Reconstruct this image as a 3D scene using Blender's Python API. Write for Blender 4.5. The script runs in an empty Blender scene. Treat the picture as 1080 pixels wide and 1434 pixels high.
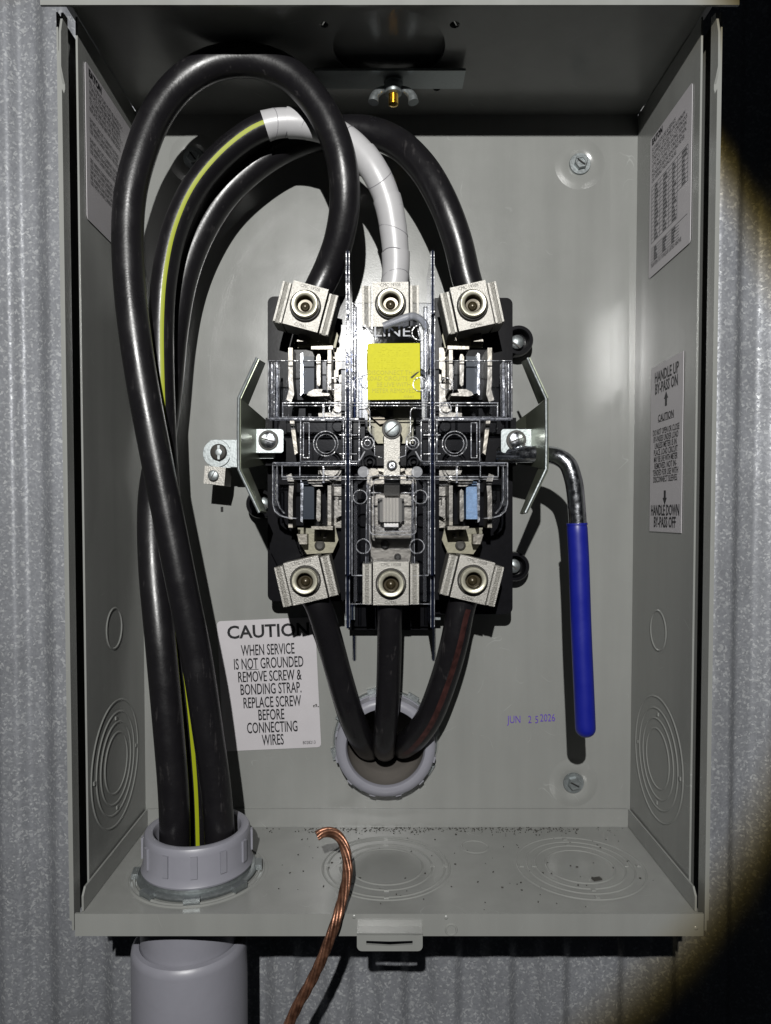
import bpy, bmesh, math, random
from mathutils import Vector, Matrix
from mathutils.geometry import tessellate_polygon
random.seed(7)
S = bpy.context.scene
COL = S.collection
R = math.radians

# ------------------------------------------------------------------ camera
F, CX, CY, PITCH, CD = 1000.0, 536.0, 755.0, R(1.9), 0.545
cam = bpy.data.cameras.new('camera'); camo = bpy.data.objects.new('camera', cam); COL.objects.link(camo)
camo.location = (0, -CD, 0); camo.rotation_euler = (R(90) - PITCH, 0, 0)
cam.sensor_fit = 'VERTICAL'; cam.sensor_height = 36; cam.lens = F / 1434 * 36
cam.shift_x = -(CX - 540) / 1434; cam.shift_y = (CY - 717) / 1434
cam.clip_start = 0.01; cam.clip_end = 50
S.camera = camo
# ------------------------------------------------------------------ world: night, almost no ambient light
w = bpy.data.worlds.new('World'); S.world = w; w.use_nodes = True
w.node_tree.nodes['Background'].inputs[0].default_value = (0.75, 0.85, 1.0, 1)
w.node_tree.nodes['Background'].inputs[1].default_value = 0.009
# ------------------------------------------------------------------ the head torch that lights the box
LP = Vector((-0.035, -0.905, 0.318)); LT = LP + Vector((-0.065, 1.0, -0.310))
lamp = bpy.data.lights.new('head_torch', 'SPOT'); lo = bpy.data.objects.new('head_torch', lamp); COL.objects.link(lo)
lo.location = LP; lo.rotation_euler = (LT - LP).to_track_quat('-Z', 'Y').to_euler()
lamp.energy = 50.0; lamp.shadow_soft_size = 0.005; lamp.spot_size = R(52.8); lamp.spot_blend = 0.15
lamp.color = (1.0, 0.99, 0.965)
lamp.use_nodes = True
_N, _K = lamp.node_tree.nodes, lamp.node_tree.links
_g = _N.new('ShaderNodeNewGeometry'); _d = _N.new('ShaderNodeVectorMath'); _d.operation = 'DOT_PRODUCT'
_ax = (LT - LP).normalized(); _d.inputs[1].default_value = _ax; _K.new(_g.outputs['Incoming'], _d.inputs[0])
_a = _N.new('ShaderNodeMath'); _a.operation = 'ABSOLUTE'; _K.new(_d.outputs['Value'], _a.inputs[0])
_r = _N.new('ShaderNodeMapRange'); _r.inputs[1].default_value = math.cos(R(25.7)); _r.inputs[2].default_value = math.cos(R(24.0)); _K.new(_a.outputs[0], _r.inputs[0])
_c = _N.new('ShaderNodeMix'); _c.data_type = 'RGBA'; _c.inputs[6].default_value = (.55, .40, .10, 1); _c.inputs[7].default_value = (1, 1, 1, 1)
_K.new(_r.outputs[0], _c.inputs[0]); _K.new(_c.outputs[2], _N['Emission'].inputs[0])
S.view_settings.view_transform = 'Standard'; S.view_settings.look = 'None'
S.view_settings.exposure = 0; S.view_settings.gamma = 1
S.render.engine = 'CYCLES'
S.cycles.max_bounces = 10; S.cycles.transparent_max_bounces = 24; S.cycles.transmission_bounces = 8

# ------------------------------------------------------------------ pixel -> point at depth Y (photo is 1080 x 1434)
_fw = Vector((0, math.cos(PITCH), -math.sin(PITCH))); _up = Vector((0, math.sin(PITCH), math.cos(PITCH)))
def V(x, y, Y):
    r = _fw + Vector((1, 0, 0)) * ((x - CX) / F) + _up * ((CY - y) / F)
    return Vector((0, -CD, 0)) + r * ((Y + CD) / r.y)
def L(px, Y): return px * (Y + CD) / F

# ------------------------------------------------------------------ materials
MATS = {}
def nt(m): return m.node_tree.nodes, m.node_tree.links
def mat(name, col, rough=0.5, metal=0.0, spec=0.5, bump=0.0, bscale=400, var=0.0, vscale=60, coat=0.0, rvar=0.0, stretch=None):
    m = bpy.data.materials.new(name); m.use_nodes = True
    N, K = nt(m); b = N['Principled BSDF']
    b.inputs['Base Color'].default_value = (*col, 1); b.inputs['Roughness'].default_value = rough
    b.inputs['Metallic'].default_value = metal; b.inputs['Specular IOR Level'].default_value = spec
    b.inputs['Coat Weight'].default_value = coat; b.inputs['Coat Roughness'].default_value = 0.08
    tc = N.new('ShaderNodeTexCoord'); mp = N.new('ShaderNodeMapping'); K.new(tc.outputs['Object'], mp.inputs[0])
    if stretch: mp.inputs['Scale'].default_value = stretch
    if var or rvar:
        n = N.new('ShaderNodeTexNoise'); n.inputs['Scale'].default_value = vscale; n.inputs['Detail'].default_value = 6
        n.inputs['Roughness'].default_value = 0.65; K.new(mp.outputs[0], n.inputs['Vector'])
        if var:
            cr = N.new('ShaderNodeMapRange'); cr.inputs[1].default_value = 0.25; cr.inputs[2].default_value = 0.75
            cr.inputs[3].default_value = 1 - var; cr.inputs[4].default_value = 1 + var; K.new(n.outputs[0], cr.inputs[0])
            mx = N.new('ShaderNodeVectorMath'); mx.operation = 'SCALE'; mx.inputs[0].default_value = col
            K.new(cr.outputs[0], mx.inputs['Scale']); K.new(mx.outputs[0], b.inputs['Base Color'])
        if rvar:
            c2 = N.new('ShaderNodeMapRange'); c2.inputs[1].default_value = 0.3; c2.inputs[2].default_value = 0.7
            c2.inputs[3].default_value = max(.02, rough - rvar); c2.inputs[4].default_value = rough + rvar
            K.new(n.outputs[0], c2.inputs[0]); K.new(c2.outputs[0], b.inputs['Roughness'])
    if bump:
        n2 = N.new('ShaderNodeTexNoise'); n2.inputs['Scale'].default_value = bscale; n2.inputs['Detail'].default_value = 3
        K.new(mp.outputs[0], n2.inputs['Vector'])
        bp = N.new('ShaderNodeBump'); bp.inputs['Strength'].default_value = bump; bp.inputs['Distance'].default_value = 0.0006
        K.new(n2.outputs[0], bp.inputs['Height']); K.new(bp.outputs[0], b.inputs['Normal'])
    MATS[name] = m
    return m
PAINT = mat('grey_paint', (0.186, 0.190, 0.181), 0.23, 0, 0.5, bump=0.07, bscale=1100, var=0.03, vscale=22, rvar=0.04)
def wear(m, col):
    N, K = nt(m); b = N['Principled BSDF']; src = b.inputs['Base Color'].links[0].from_socket
    tc = N.new('ShaderNodeTexCoord')
    geo = N.new('ShaderNodeNewGeometry')
    n1 = N.new('ShaderNodeTexNoise'); n1.inputs['Scale'].default_value = 16; n1.inputs['Detail'].default_value = 1.5; n1.inputs['Distortion'].default_value = 1.2; K.new(geo.outputs['Position'], n1.inputs['Vector'])
    s1 = N.new('ShaderNodeMath'); s1.operation = 'SUBTRACT'; s1.inputs[1].default_value = .5; K.new(n1.outputs[0], s1.inputs[0])
    a1 = N.new('ShaderNodeMath'); a1.operation = 'ABSOLUTE'; K.new(s1.outputs[0], a1.inputs[0])
    r1 = N.new('ShaderNodeMapRange'); r1.inputs[1].default_value = .0035; r1.inputs[2].default_value = .0008; K.new(a1.outputs[0], r1.inputs[0])
    n2 = N.new('ShaderNodeTexNoise'); n2.inputs['Scale'].default_value = 45; n2.inputs['Detail'].default_value = 3; K.new(geo.outputs['Position'], n2.inputs['Vector'])
    r2 = N.new('ShaderNodeMapRange'); r2.inputs[1].default_value = .56; r2.inputs[2].default_value = .66; r2.inputs[4].default_value = .55; K.new(n2.outputs[0], r2.inputs[0])
    m1 = N.new('ShaderNodeMath'); m1.operation = 'MULTIPLY'; K.new(r1.outputs[0], m1.inputs[0]); K.new(r2.outputs[0], m1.inputs[1])
    # drip streaks and hand smudges
    mp = N.new('ShaderNodeMapping'); mp.inputs['Scale'].default_value = (60, 60, 5); K.new(geo.outputs['Position'], mp.inputs[0])
    n3 = N.new('ShaderNodeTexNoise'); n3.inputs['Scale'].default_value = 1; n3.inputs['Detail'].default_value = 4; K.new(mp.outputs[0], n3.inputs['Vector'])
    r3 = N.new('ShaderNodeMapRange'); r3.inputs[1].default_value = .35; r3.inputs[2].default_value = .7; r3.inputs[3].default_value = .955; r3.inputs[4].default_value = 1.05; K.new(n3.outputs[0], r3.inputs[0])
    sc = N.new('ShaderNodeVectorMath'); sc.operation = 'SCALE'; K.new(src, sc.inputs[0]); K.new(r3.outputs[0], sc.inputs['Scale'])
    mx = N.new('ShaderNodeMix'); mx.data_type = 'RGBA'; mx.inputs[7].default_value = (*[c*1.5 for c in col], 1)
    K.new(m1.outputs[0], mx.inputs[0]); K.new(sc.outputs[0], mx.inputs[6]); K.new(mx.outputs[2], b.inputs['Base Color'])
wear(PAINT, (0.184, 0.189, 0.182))
PAINTD = PAINT
NICKEL = mat('nickel', (0.165, 0.155, 0.137), 0.41, 0.92, bump=0.45, bscale=260, var=0.05, vscale=120, rvar=0.05)
LUG = mat('lug_metal', (0.26, 0.252, 0.233), 0.47, 0.75, bump=0.5, bscale=1500, var=0.22, vscale=900)
LUGR = mat('lug_cast_metal', (0.18, 0.174, 0.158), 0.55, 0.8, bump=0.9, bscale=1100, var=0.3, vscale=900)
RING = mat('screw_ring', (0.40, 0.385, 0.31), 0.38, 0.6, bump=0.15, bscale=900, var=0.12, vscale=500)
COLLAR = mat('dark_collar', (0.030, 0.028, 0.024), 0.6, 0.1, var=0.2, vscale=400)
OLIVE = mat('aged_bus_metal', (0.17, 0.16, 0.115), 0.5, 0.3, bump=0.2, bscale=600, var=0.2, vscale=200)
ZINC = mat('zinc_plate', (0.25, 0.272, 0.276), 0.42, 0.8, bump=0.15, bscale=700, var=0.16, vscale=500, rvar=0.1)
ZINCG = mat('zinc_yellow', (0.27, 0.295, 0.225), 0.3, 0.85, bump=0.1, bscale=700, var=0.14, vscale=90)
STEEL = mat('polished_steel', (0.66, 0.68, 0.72), 0.2, 1.0, bump=0.12, bscale=500, var=0.15, vscale=300, rvar=0.1)
BRASS = mat('brass', (0.80, 0.55, 0.14), 0.25, 1.0, var=0.15, vscale=500)
BRONZE = mat('bronze', (0.040, 0.031, 0.016), 0.3, 0.4, var=0.2, vscale=300)
BLACKP = mat('black_phenolic', (0.0055, 0.0055, 0.0065), 0.22, 0, 0.14, bump=0.03, bscale=500, var=0.2, vscale=200)
SLATE = mat('slate_block', (0.015, 0.022, 0.032), 0.4, 0.0, 0.2, bump=0.03, bscale=900)
BRUSH = mat('brushed_nickel', (0.52, 0.50, 0.46), 0.42, 0.45, bump=0.1, bscale=600)
LBLUE = mat('blue_grey_block', (0.15, 0.25, 0.40), 0.4, 0.0, bump=0.3, bscale=900, var=0.25, vscale=500)
LAB = mat('label_paper', (0.38, 0.365, 0.38), 0.45, 0, 0.4, bump=0.08, bscale=120, var=0.05, vscale=35)
INK = mat('black_ink', (0.012, 0.012, 0.014), 0.55, 0, 0.2)
INKG = mat('faded_ink', (0.07, 0.07, 0.075), 0.5, 0, 0.2)
INKV = mat('violet_ink', (0.085, 0.04, 0.30), 0.6, 0, 0.2, var=0.5, vscale=700)
YEL = mat('yellow_vinyl', (0.44, 0.42, 0.004), 0.6, 0, 0.22, bump=0.4, bscale=420, var=0.06, vscale=300)
YELI = mat('yellow_label_print', (0.33, 0.305, 0.004), 0.55, 0, 0.3)
BLUE = mat('blue_vinyl_grip', (0.005, 0.009, 0.170), 0.36, 0, 0.6, bump=0.06, bscale=150, var=0.06, vscale=70, rvar=0.05)
SEAM_SHADE = mat('tape_edge_shade', (0.16, 0.155, 0.17), 0.6)
TAPE = mat('white_tape', (0.34, 0.338, 0.345), 0.38, 0, 0.5, bump=0.15, bscale=160, var=0.04, vscale=90)
PVC = mat('grey_pvc', (0.185, 0.185, 0.212), 0.38, 0, 0.5, bump=0.08, bscale=300, var=0.05, vscale=40, rvar=0.05)
PVCI = mat('pvc_inside', (0.115, 0.105, 0.095), 0.45, 0, 0.5, var=0.12, vscale=60)
YSTR = mat('yellow_green_stripe', (0.22, 0.25, 0.004), 0.5, 0, 0.25)
RSTR = mat('red_brown_stripe', (0.028, 0.010, 0.009), 0.4, 0, 0.4, var=0.7, vscale=160)
SOIL = mat('dark_grit', (0.03, 0.028, 0.024), 0.8)
HOLE = mat('dark_hole', (0.008, 0.008, 0.008), 0.8)

def cable_mat(name):
    m = mat(name, (0.006, 0.0056, 0.0066), 0.36, 0, 0.42, bump=0.10, bscale=700)
    N, K = nt(m); b = N['Principled BSDF']
    tc = N.new('ShaderNodeTexCoord'); n = N.new('ShaderNodeTexNoise'); n.inputs['Scale'].default_value = 55
    n.inputs['Detail'].default_value = 9; n.inputs['Roughness'].default_value = 0.72; K.new(tc.outputs['Object'], n.inputs['Vector'])
    r = N.new('ShaderNodeMapRange'); r.inputs[1].default_value = .38; r.inputs[2].default_value = .68; r.inputs[3].default_value = .27; r.inputs[4].default_value = .42
    K.new(n.outputs[0], r.inputs[0]); K.new(r.outputs[0], b.inputs['Roughness'])
    # scuffs: thin pale rubbed flecks
    v = N.new('ShaderNodeTexNoise'); v.inputs['Scale'].default_value = 420; v.inputs['Detail'].default_value = 2
    mp = N.new('ShaderNodeMapping'); mp.inputs['Scale'].default_value = (1, 1, .16); K.new(tc.outputs['Object'], mp.inputs[0]); K.new(mp.outputs[0], v.inputs['Vector'])
    g = N.new('ShaderNodeMath'); g.operation = 'MULTIPLY'; K.new(v.outputs[0], g.inputs[0]); K.new(n.outputs[0], g.inputs[1])
    q = N.new('ShaderNodeMapRange'); q.inputs[1].default_value = .34; q.inputs[2].default_value = .46; q.inputs[4].default_value = .6
    K.new(g.outputs[0], q.inputs[0])
    mx = N.new('ShaderNodeMix'); mx.data_type = 'RGBA'; mx.inputs[6].default_value = (.006, .0056, .0066, 1); mx.inputs[7].default_value = (.045, .042, .042, 1)
    K.new(q.outputs[0], mx.inputs[0]); K.new(mx.outputs[2], b.inputs['Base Color'])
    return m
CABLE = cable_mat('cable_insulation')

def copper_mat():
    m = mat('copper', (0.35, 0.16, 0.09), 0.40, 0.8, bump=0.3, bscale=900)
    N, K = nt(m); b = N['Principled BSDF']
    tc = N.new('ShaderNodeTexCoord'); n = N.new('ShaderNodeTexNoise'); n.inputs['Scale'].default_value = 160; n.inputs['Detail'].default_value = 7
    K.new(tc.outputs['Object'], n.inputs['Vector'])
    c = N.new('ShaderNodeValToRGB'); c.color_ramp.elements[0].position = .3; c.color_ramp.elements[0].color = (.05, .020, .012, 1)
    c.color_ramp.elements[1].position = .72; c.color_ramp.elements[1].color = (.38, .19, .12, 1)
    K.new(n.outputs[0], c.inputs[0]); K.new(c.outputs[0], b.inputs['Base Color'])
    return m
COPPER = copper_mat()

def siding_mat():
    m = mat('galvalume', (0.3, 0.31, 0.32), 0.42, 0.30, bump=0.3, bscale=260)
    N, K = nt(m); b = N['Principled BSDF']
    tc = N.new('ShaderNodeTexCoord')
    no = N.new('ShaderNodeTexNoise'); no.inputs['Scale'].default_value = 230; no.inputs['Detail'].default_value = 2; K.new(tc.outputs['Object'], no.inputs['Vector'])
    ad = N.new('ShaderNodeMixRGB'); ad.blend_type = 'LINEAR_LIGHT'; ad.inputs[0].default_value = .0022
    K.new(tc.outputs['Object'], ad.inputs[1]); K.new(no.outputs[1], ad.inputs[2])
    v = N.new('ShaderNodeTexVoronoi'); v.inputs['Scale'].default_value = 620; K.new(ad.outputs[0], v.inputs['Vector'])
    sp = N.new('ShaderNodeSeparateColor'); K.new(v.outputs['Color'], sp.inputs[0])
    c = N.new('ShaderNodeValToRGB'); e = c.color_ramp.elements
    e[0].position = 0; e[0].color = (.185, .192, .21, 1); e[1].position = .74; e[1].color = (.215, .223, .24, 1)
    x = e.new(.84); x.color = (.27, .28, .295, 1); x = e.new(1); x.color = (.35, .36, .37, 1)
    K.new(sp.outputs[0], c.inputs[0])
    lg = N.new('ShaderNodeTexNoise'); lg.inputs['Scale'].default_value = 11; lg.inputs['Detail'].default_value = 5; K.new(tc.outputs['Object'], lg.inputs['Vector'])
    lr = N.new('ShaderNodeMapRange'); lr.inputs[1].default_value = .3; lr.inputs[2].default_value = .7; lr.inputs[3].default_value = .85; lr.inputs[4].default_value = 1.1; K.new(lg.outputs[0], lr.inputs[0])
    mu = N.new('ShaderNodeVectorMath'); mu.operation = 'SCALE'; K.new(c.outputs[0], mu.inputs[0]); K.new(lr.outputs[0], mu.inputs['Scale'])
    K.new(mu.outputs[0], b.inputs['Base Color'])
    rr = N.new('ShaderNodeMapRange'); rr.inputs[3].default_value = .45; rr.inputs[4].default_value = .68; K.new(sp.outputs[1], rr.inputs[0]); K.new(rr.outputs[0], b.inputs['Roughness'])
    return m
SIDING = siding_mat()

def clear_mat(name, tint, gloss=1.0, diff=0.0, dcol=(0.6, 0.65, 0.8), rough=0.05, bump=0.25, vary=False):
    m = bpy.data.materials.new(name); m.use_nodes = True; N, K = nt(m)
    N.remove(N['Principled BSDF']); out = N['Material Output']
    t = N.new('ShaderNodeBsdfTransparent'); t.inputs[0].default_value = (*tint, 1)
    g = N.new('ShaderNodeBsdfGlossy'); g.inputs['Roughness'].default_value = rough; g.inputs['Color'].default_value = (gloss, gloss, gloss, 1)
    lw = N.new('ShaderNodeFresnel'); lw.inputs[0].default_value = 1.5
    tc = N.new('ShaderNodeTexCoord'); n = N.new('ShaderNodeTexNoise'); n.inputs['Scale'].default_value = 130; n.inputs['Detail'].default_value = 4
    K.new(tc.outputs['Object'], n.inputs['Vector'])
    bp = N.new('ShaderNodeBump'); bp.inputs['Strength'].default_value = bump; bp.inputs['Distance'].default_value = .0012
    K.new(n.outputs[0], bp.inputs['Height']); K.new(bp.outputs[0], g.inputs['Normal']); K.new(bp.outputs[0], lw.inputs['Normal'])
    mx = N.new('ShaderNodeMixShader'); K.new(lw.outputs[0], mx.inputs[0]); K.new(t.outputs[0], mx.inputs[1]); K.new(g.outputs[0], mx.inputs[2])
    last = mx
    if diff:
        d = N.new('ShaderNodeBsdfDiffuse'); d.inputs[0].default_value = (*dcol, 1)
        m2 = N.new('ShaderNodeMixShader'); m2.inputs[0].default_value = diff
        K.new(mx.outputs[0], m2.inputs[1]); K.new(d.outputs[0], m2.inputs[2]); last = m2
        if vary:
            vn = N.new('ShaderNodeTexNoise'); vn.inputs['Scale'].default_value = 260; vn.inputs['Detail'].default_value = 3
            vr = N.new('ShaderNodeMapRange'); vr.inputs[1].default_value = .36; vr.inputs[2].default_value = .66; vr.inputs[3].default_value = .05; vr.inputs[4].default_value = diff
            K.new(tc.outputs['Object'], vn.inputs['Vector']); K.new(vn.outputs[0], vr.inputs[0]); K.new(vr.outputs[0], m2.inputs[0])
    K.new(last.outputs[0], out.inputs[0]); MATS[name] = m
    return m
CLEAR = clear_mat('clear_polycarbonate', (.95, .955, .97), gloss=.42, diff=0.0, rough=.03, bump=.06)
EDGE = clear_mat('moulded_edge_glint', (.80, .81, .84), diff=0.55, dcol=(.50, .51, .55), rough=.2, bump=1.0, vary=True)  # refraction glints along the moulded edges, painted as a patchy pale diffuse mix
FIN = clear_mat('clear_fin_edge', (.22, .26, .40), diff=0.25, dcol=(.015, .022, .05), rough=.08, bump=.2)
FROST = clear_mat('frosted_gate_mark', (.6, .62, .68), diff=0.4, dcol=(.30, .31, .34), rough=.4)

RIB = clear_mat('clear_highlight_rib', (.90, .91, .94), gloss=.9, diff=0.03, dcol=(.5, .51, .55), rough=.14, bump=.25)
# ------------------------------------------------------------------ object helpers
WM = {}
def link(o, parent=None, M=None):
    COL.objects.link(o)
    M = M or Matrix()
    WM[o.name] = M
    if parent is not None:
        o.parent = parent; o.matrix_basis = WM[parent.name].inverted() @ M
    else: o.matrix_basis = M
    return o
def thing(name, label, cat, loc=(0, 0, 0), group=None):
    o = bpy.data.objects.new(name, None); o.empty_display_size = .01
    link(o, None, Matrix.Translation(loc)); o['label'] = label; o['category'] = cat
    if group: o['group'] = group
    return o
def recenter(me):
    if not me.vertices: return Vector()
    n = len(me.vertices); c = Vector()
    lo_, hi = Vector((1e9,)*3), Vector((-1e9,)*3)
    for v in me.vertices:
        for i in range(3):
            lo_[i] = min(lo_[i], v.co[i]); hi[i] = max(hi[i], v.co[i])
    c = (lo_ + hi) / 2
    me.transform(Matrix.Translation(-c))
    return c
def fin(name, bm, m, parent=None, smooth=False, M=None, ang=35, keep=False, origin=None):
    bmesh.ops.recalc_face_normals(bm, faces=bm.faces)
    me = bpy.data.meshes.new(name); bm.to_mesh(me); bm.free()
    if isinstance(m, (list, tuple)):
        for k in m: me.materials.append(k)
    else: me.materials.append(m)
    if smooth:
        for p in me.polygons: p.use_smooth = True
        me.set_sharp_from_angle(angle=R(ang))
    if M is None and not keep:
        M = Matrix.Translation(recenter(me))
    o = bpy.data.objects.new(name, me)
    return link(o, parent, M)
def add_prism(bm, pts, ext, mi=0):
    """pts: list of 3D points (planar), ext: extrusion vector"""
    a = [bm.verts.new(p) for p in pts]; b = [bm.verts.new(Vector(p) + ext) for p in pts]; n = len(pts)
    fs = [bm.faces.new(a), bm.faces.new(b[::-1])]
    for i in range(n): fs.append(bm.faces.new((a[i], b[i], b[(i+1) % n], a[(i+1) % n])))
    for f in fs: f.material_index = mi
    return fs
def bev(bm, off, seg=2, ang=40):
    es = [e for e in bm.edges if len(e.link_faces) == 2 and e.calc_face_angle(0) > R(ang)]
    bmesh.ops.recalc_face_normals(bm, faces=bm.faces)
    bmesh.ops.bevel(bm, geom=es, offset=off, segments=seg, profile=.6, affect='EDGES', clamp_overlap=True)
def pxprism(name, pts, Yf, Yb, m, parent=None, b=0.0, smooth=None):
    bm = bmesh.new(); add_prism(bm, [V(x, y, Yf) for x, y in pts], Vector((0, Yb - Yf, 0)))
    if b: bev(bm, b)
    return fin(name, bm, m, parent, smooth=bool(b) if smooth is None else smooth)
def rect(x0, y0, x1, y1): return [(x0, y0), (x1, y0), (x1, y1), (x0, y1)]
def rrect(x0, y0, x1, y1, r, n=5, corners=(1, 1, 1, 1)):
    out = []
    for k, (cx, cy, a0) in enumerate(((x0+r, y0+r, 180), (x1-r, y0+r, 270), (x1-r, y1-r, 0), (x0+r, y1-r, 90))):
        if not corners[k]: out.append(((x0, y0), (x1, y0), (x1, y1), (x0, y1))[k]); continue
        for i in range(n+1):
            a = R(a0 + 90*i/n); out.append((cx + r*math.cos(a), cy + r*math.sin(a)))
    return out
def add_sheet(bm, outer, holes, ext):
    """flat sheet with holes (3D points), given thickness vector"""
    loops = [[Vector(p) for p in outer]] + [[Vector(p) for p in h] for h in holes]
    flat = [p for l in loops for p in l]
    tris = tessellate_polygon(loops)
    a = [bm.verts.new(p) for p in flat]; b = [bm.verts.new(p + ext) for p in flat]
    for t in tris:
        try: bm.faces.new([a[i] for i in t]); bm.faces.new([b[i] for i in t][::-1])
        except ValueError: pass
    k = 0
    for l in loops:
        n = len(l)
        for i in range(n):
            i0, i1 = k+i, k+(i+1) % n
            bm.faces.new((a[i0], b[i0], b[i1], a[i1]))
        k += n
def axis_frame(axis):
    if axis == 'Z': return Vector((1, 0, 0)), Vector((0, 1, 0)), Vector((0, 0, 1))
    if axis == 'Y': return Vector((1, 0, 0)), Vector((0, 0, 1)), Vector((0, -1, 0))   # toward viewer
    if axis == 'X': return Vector((0, 1, 0)), Vector((0, 0, 1)), Vector((1, 0, 0))
    n = Vector(axis).normalized(); u = n.orthogonal().normalized(); return u, n.cross(u), n
def add_lathe(bm, prof, c, axis='Y', n=32, mi=0, a0=0, a1=360, cap=True):
    u, v, wv = axis_frame(axis); c = Vector(c); full = abs(a1 - a0) >= 360; rings = []
    cnt = n if full else n + 1
    for r, h in prof:
        if r < 1e-7: rings.append([bm.verts.new(c + wv*h)])
        else: rings.append([bm.verts.new(c + wv*h + u*(r*math.cos(R(a0 + (a1-a0)*i/n))) + v*(r*math.sin(R(a0 + (a1-a0)*i/n)))) for i in range(cnt)])
    for A, B in zip(rings, rings[1:]):
        for i in range(n if full else n):
            j = (i+1) % cnt if full else i+1
            q = [A[i if len(A) > 1 else 0], A[j if len(A) > 1 else 0], B[j if len(B) > 1 else 0], B[i if len(B) > 1 else 0]]
            qq = []
            for z in q:
                if z not in qq: qq.append(z)
            if len(qq) > 2:
                f = bm.faces.new(qq); f.material_index = mi
def lathe(name, prof, c, m, parent=None, axis='Y', n=32, smooth=True, ang=35, **k):
    bm = bmesh.new(); add_lathe(bm, prof, c, axis, n, **k); return fin(name, bm, m, parent, smooth, ang=ang)
def catmull(P, n=8):
    P = [Vector(p) for p in P]; Q = [P[0]*2 - P[1]] + P + [P[-1]*2 - P[-2]]; out = []
    for i in range(1, len(Q)-2):
        for k in range(n):
            t = k/n; a, b, c, d = Q[i-1:i+3]
            out.append(.5*((2*b) + (c-a)*t + (2*a-5*b+4*c-d)*t*t + (3*b-a-3*c+d)*t**3))
    out.append(P[-1]); return out
def frames(P, ref=Vector((0, -1, 0))):
    """at each point: tangent, n1 (towards viewer as far as possible), n2"""
    out = []; last = None
    for i, p in enumerate(P):
        t = (P[min(i+1, len(P)-1)] - P[max(i-1, 0)]).normalized()
        if last is None: n1 = (ref - t*ref.dot(t)).normalized()
        else: n1 = (last - t*last.dot(t)).normalized()
        last = n1; out.append((t, n1, t.cross(n1)))
    return out
def add_tube(bm, P, r, n=20, caps=True, a0=0, a1=360, mi=0, tw=None, fr=None, rf=None):
    fr = fr or frames(P); full = abs(a1-a0) >= 360; cnt = n if full else n+1; rings = []
    for i, (p, (t, n1, n2)) in enumerate(zip(P, fr)):
        o = tw(i/(len(P)-1)) if tw else 0; rr = rf(i/(len(P)-1)) if rf else r
        rings.append([bm.verts.new(p + n1*(rr*math.cos(R(o + a0 + (a1-a0)*k/n))) + n2*(rr*math.sin(R(o + a0 + (a1-a0)*k/n)))) for k in range(cnt)])
    for A, B in zip(rings, rings[1:]):
        for k in range(n):
            j = (k+1) % cnt if full else k+1
            f = bm.faces.new((A[k], A[j], B[j], B[k])); f.material_index = mi
    if caps and full: bm.faces.new(rings[0][::-1]); bm.faces.new(rings[-1])
def tube(name, P, r, m, parent=None, n=20, **k):
    bm = bmesh.new(); add_tube(bm, P, r, n, **k); return fin(name, bm, m, parent, smooth=True, ang=50)
def add_box(bm, c, s, M=None):
    M = M or Matrix(); c = Vector(c)
    vs = [bm.verts.new(M @ (c + Vector((sx*s[0]/2, sy*s[1]/2, sz*s[2]/2)))) for sx in (-1, 1) for sy in (-1, 1) for sz in (-1, 1)]
    for q in ((0, 1, 3, 2), (4, 6, 7, 5), (0, 4, 5, 1), (2, 3, 7, 6), (0, 2, 6, 4), (1, 5, 7, 3)): bm.faces.new([vs[i] for i in q])
def box(name, c, s, m, parent=None, b=0.0, M=None):
    bm = bmesh.new(); add_box(bm, c, s)
    if b: bev(bm, b)
    return fin(name, bm, m, parent, smooth=bool(b), M=M)
def frame_mat(o, right, up):
    right = Vector(right).normalized(); up = Vector(up).normalized(); n = right.cross(up)
    M = Matrix((right, up, n)).transposed().to_4x4(); M.translation = Vector(o); return M
def text(name, body, M, size, m, parent, sx=1.0, align='CENTER', ext=0.0, lw=0.0, res=2):
    c = bpy.data.curves.new('t', 'FONT'); c.body = body; c.size = size; c.align_x = align; c.align_y = 'CENTER'
    c.resolution_u = res; c.extrude = ext; c.offset = lw; c.space_line = 1.0
    o = bpy.data.objects.new('t', c); me = bpy.data.meshes.new_from_object(o)
    bpy.data.objects.remove(o); bpy.data.curves.remove(c)
    me.transform(Matrix.Diagonal((sx, 1, 1, 1))); me.name = name
    me.materials.clear(); me.materials.append(m)
    ob = bpy.data.objects.new(name, me); return link(ob, parent, M)
def copy_obj(o, parent, M):
    c = o.copy(); return link(c, parent, M)

# ================================================================== SETTING: corrugated metal wall
WY = 0.0098
BX = 0.004                                    # centre of the box in X
HUBR = V(540, 1048, -0.018)                   # centre of the rear conduit hub
def wall():
    per, dep = 0.0425, 0.0066
    def prof(x):
        t = ((x + 0.011) / per) % 1.0
        def sm(a): a = max(0, min(1, a)); return a*a*(3-2*a)
        return sm((t-.02)/.30) * (1 - sm((t-.56)/.22))
    xs = [i*per/28 for i in range(-28*26, 28*26)]
    bm = bmesh.new(); z0, z1 = -1.1, 1.1; h0, h1 = HUBR.z-.045, HUBR.z+.045
    prev = None
    for x in xs:
        y = WY - dep*prof(x)
        cur = [bm.verts.new((x, y, z)) for z in (z0, h0, h1, z1)]
        if prev:
            for k in range(3):
                if k == 1 and abs(x - HUBR.x) < .045: continue
                bm.faces.new((prev[k], cur[k], cur[k+1], prev[k+1]))
        prev = cur
    o = fin('corrugated_wall', bm, SIDING, None, smooth=True, ang=80)
    o['label'] = 'grey speckled galvanised corrugated metal wall behind the open meter box'; o['category'] = 'wall'
wall()

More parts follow.
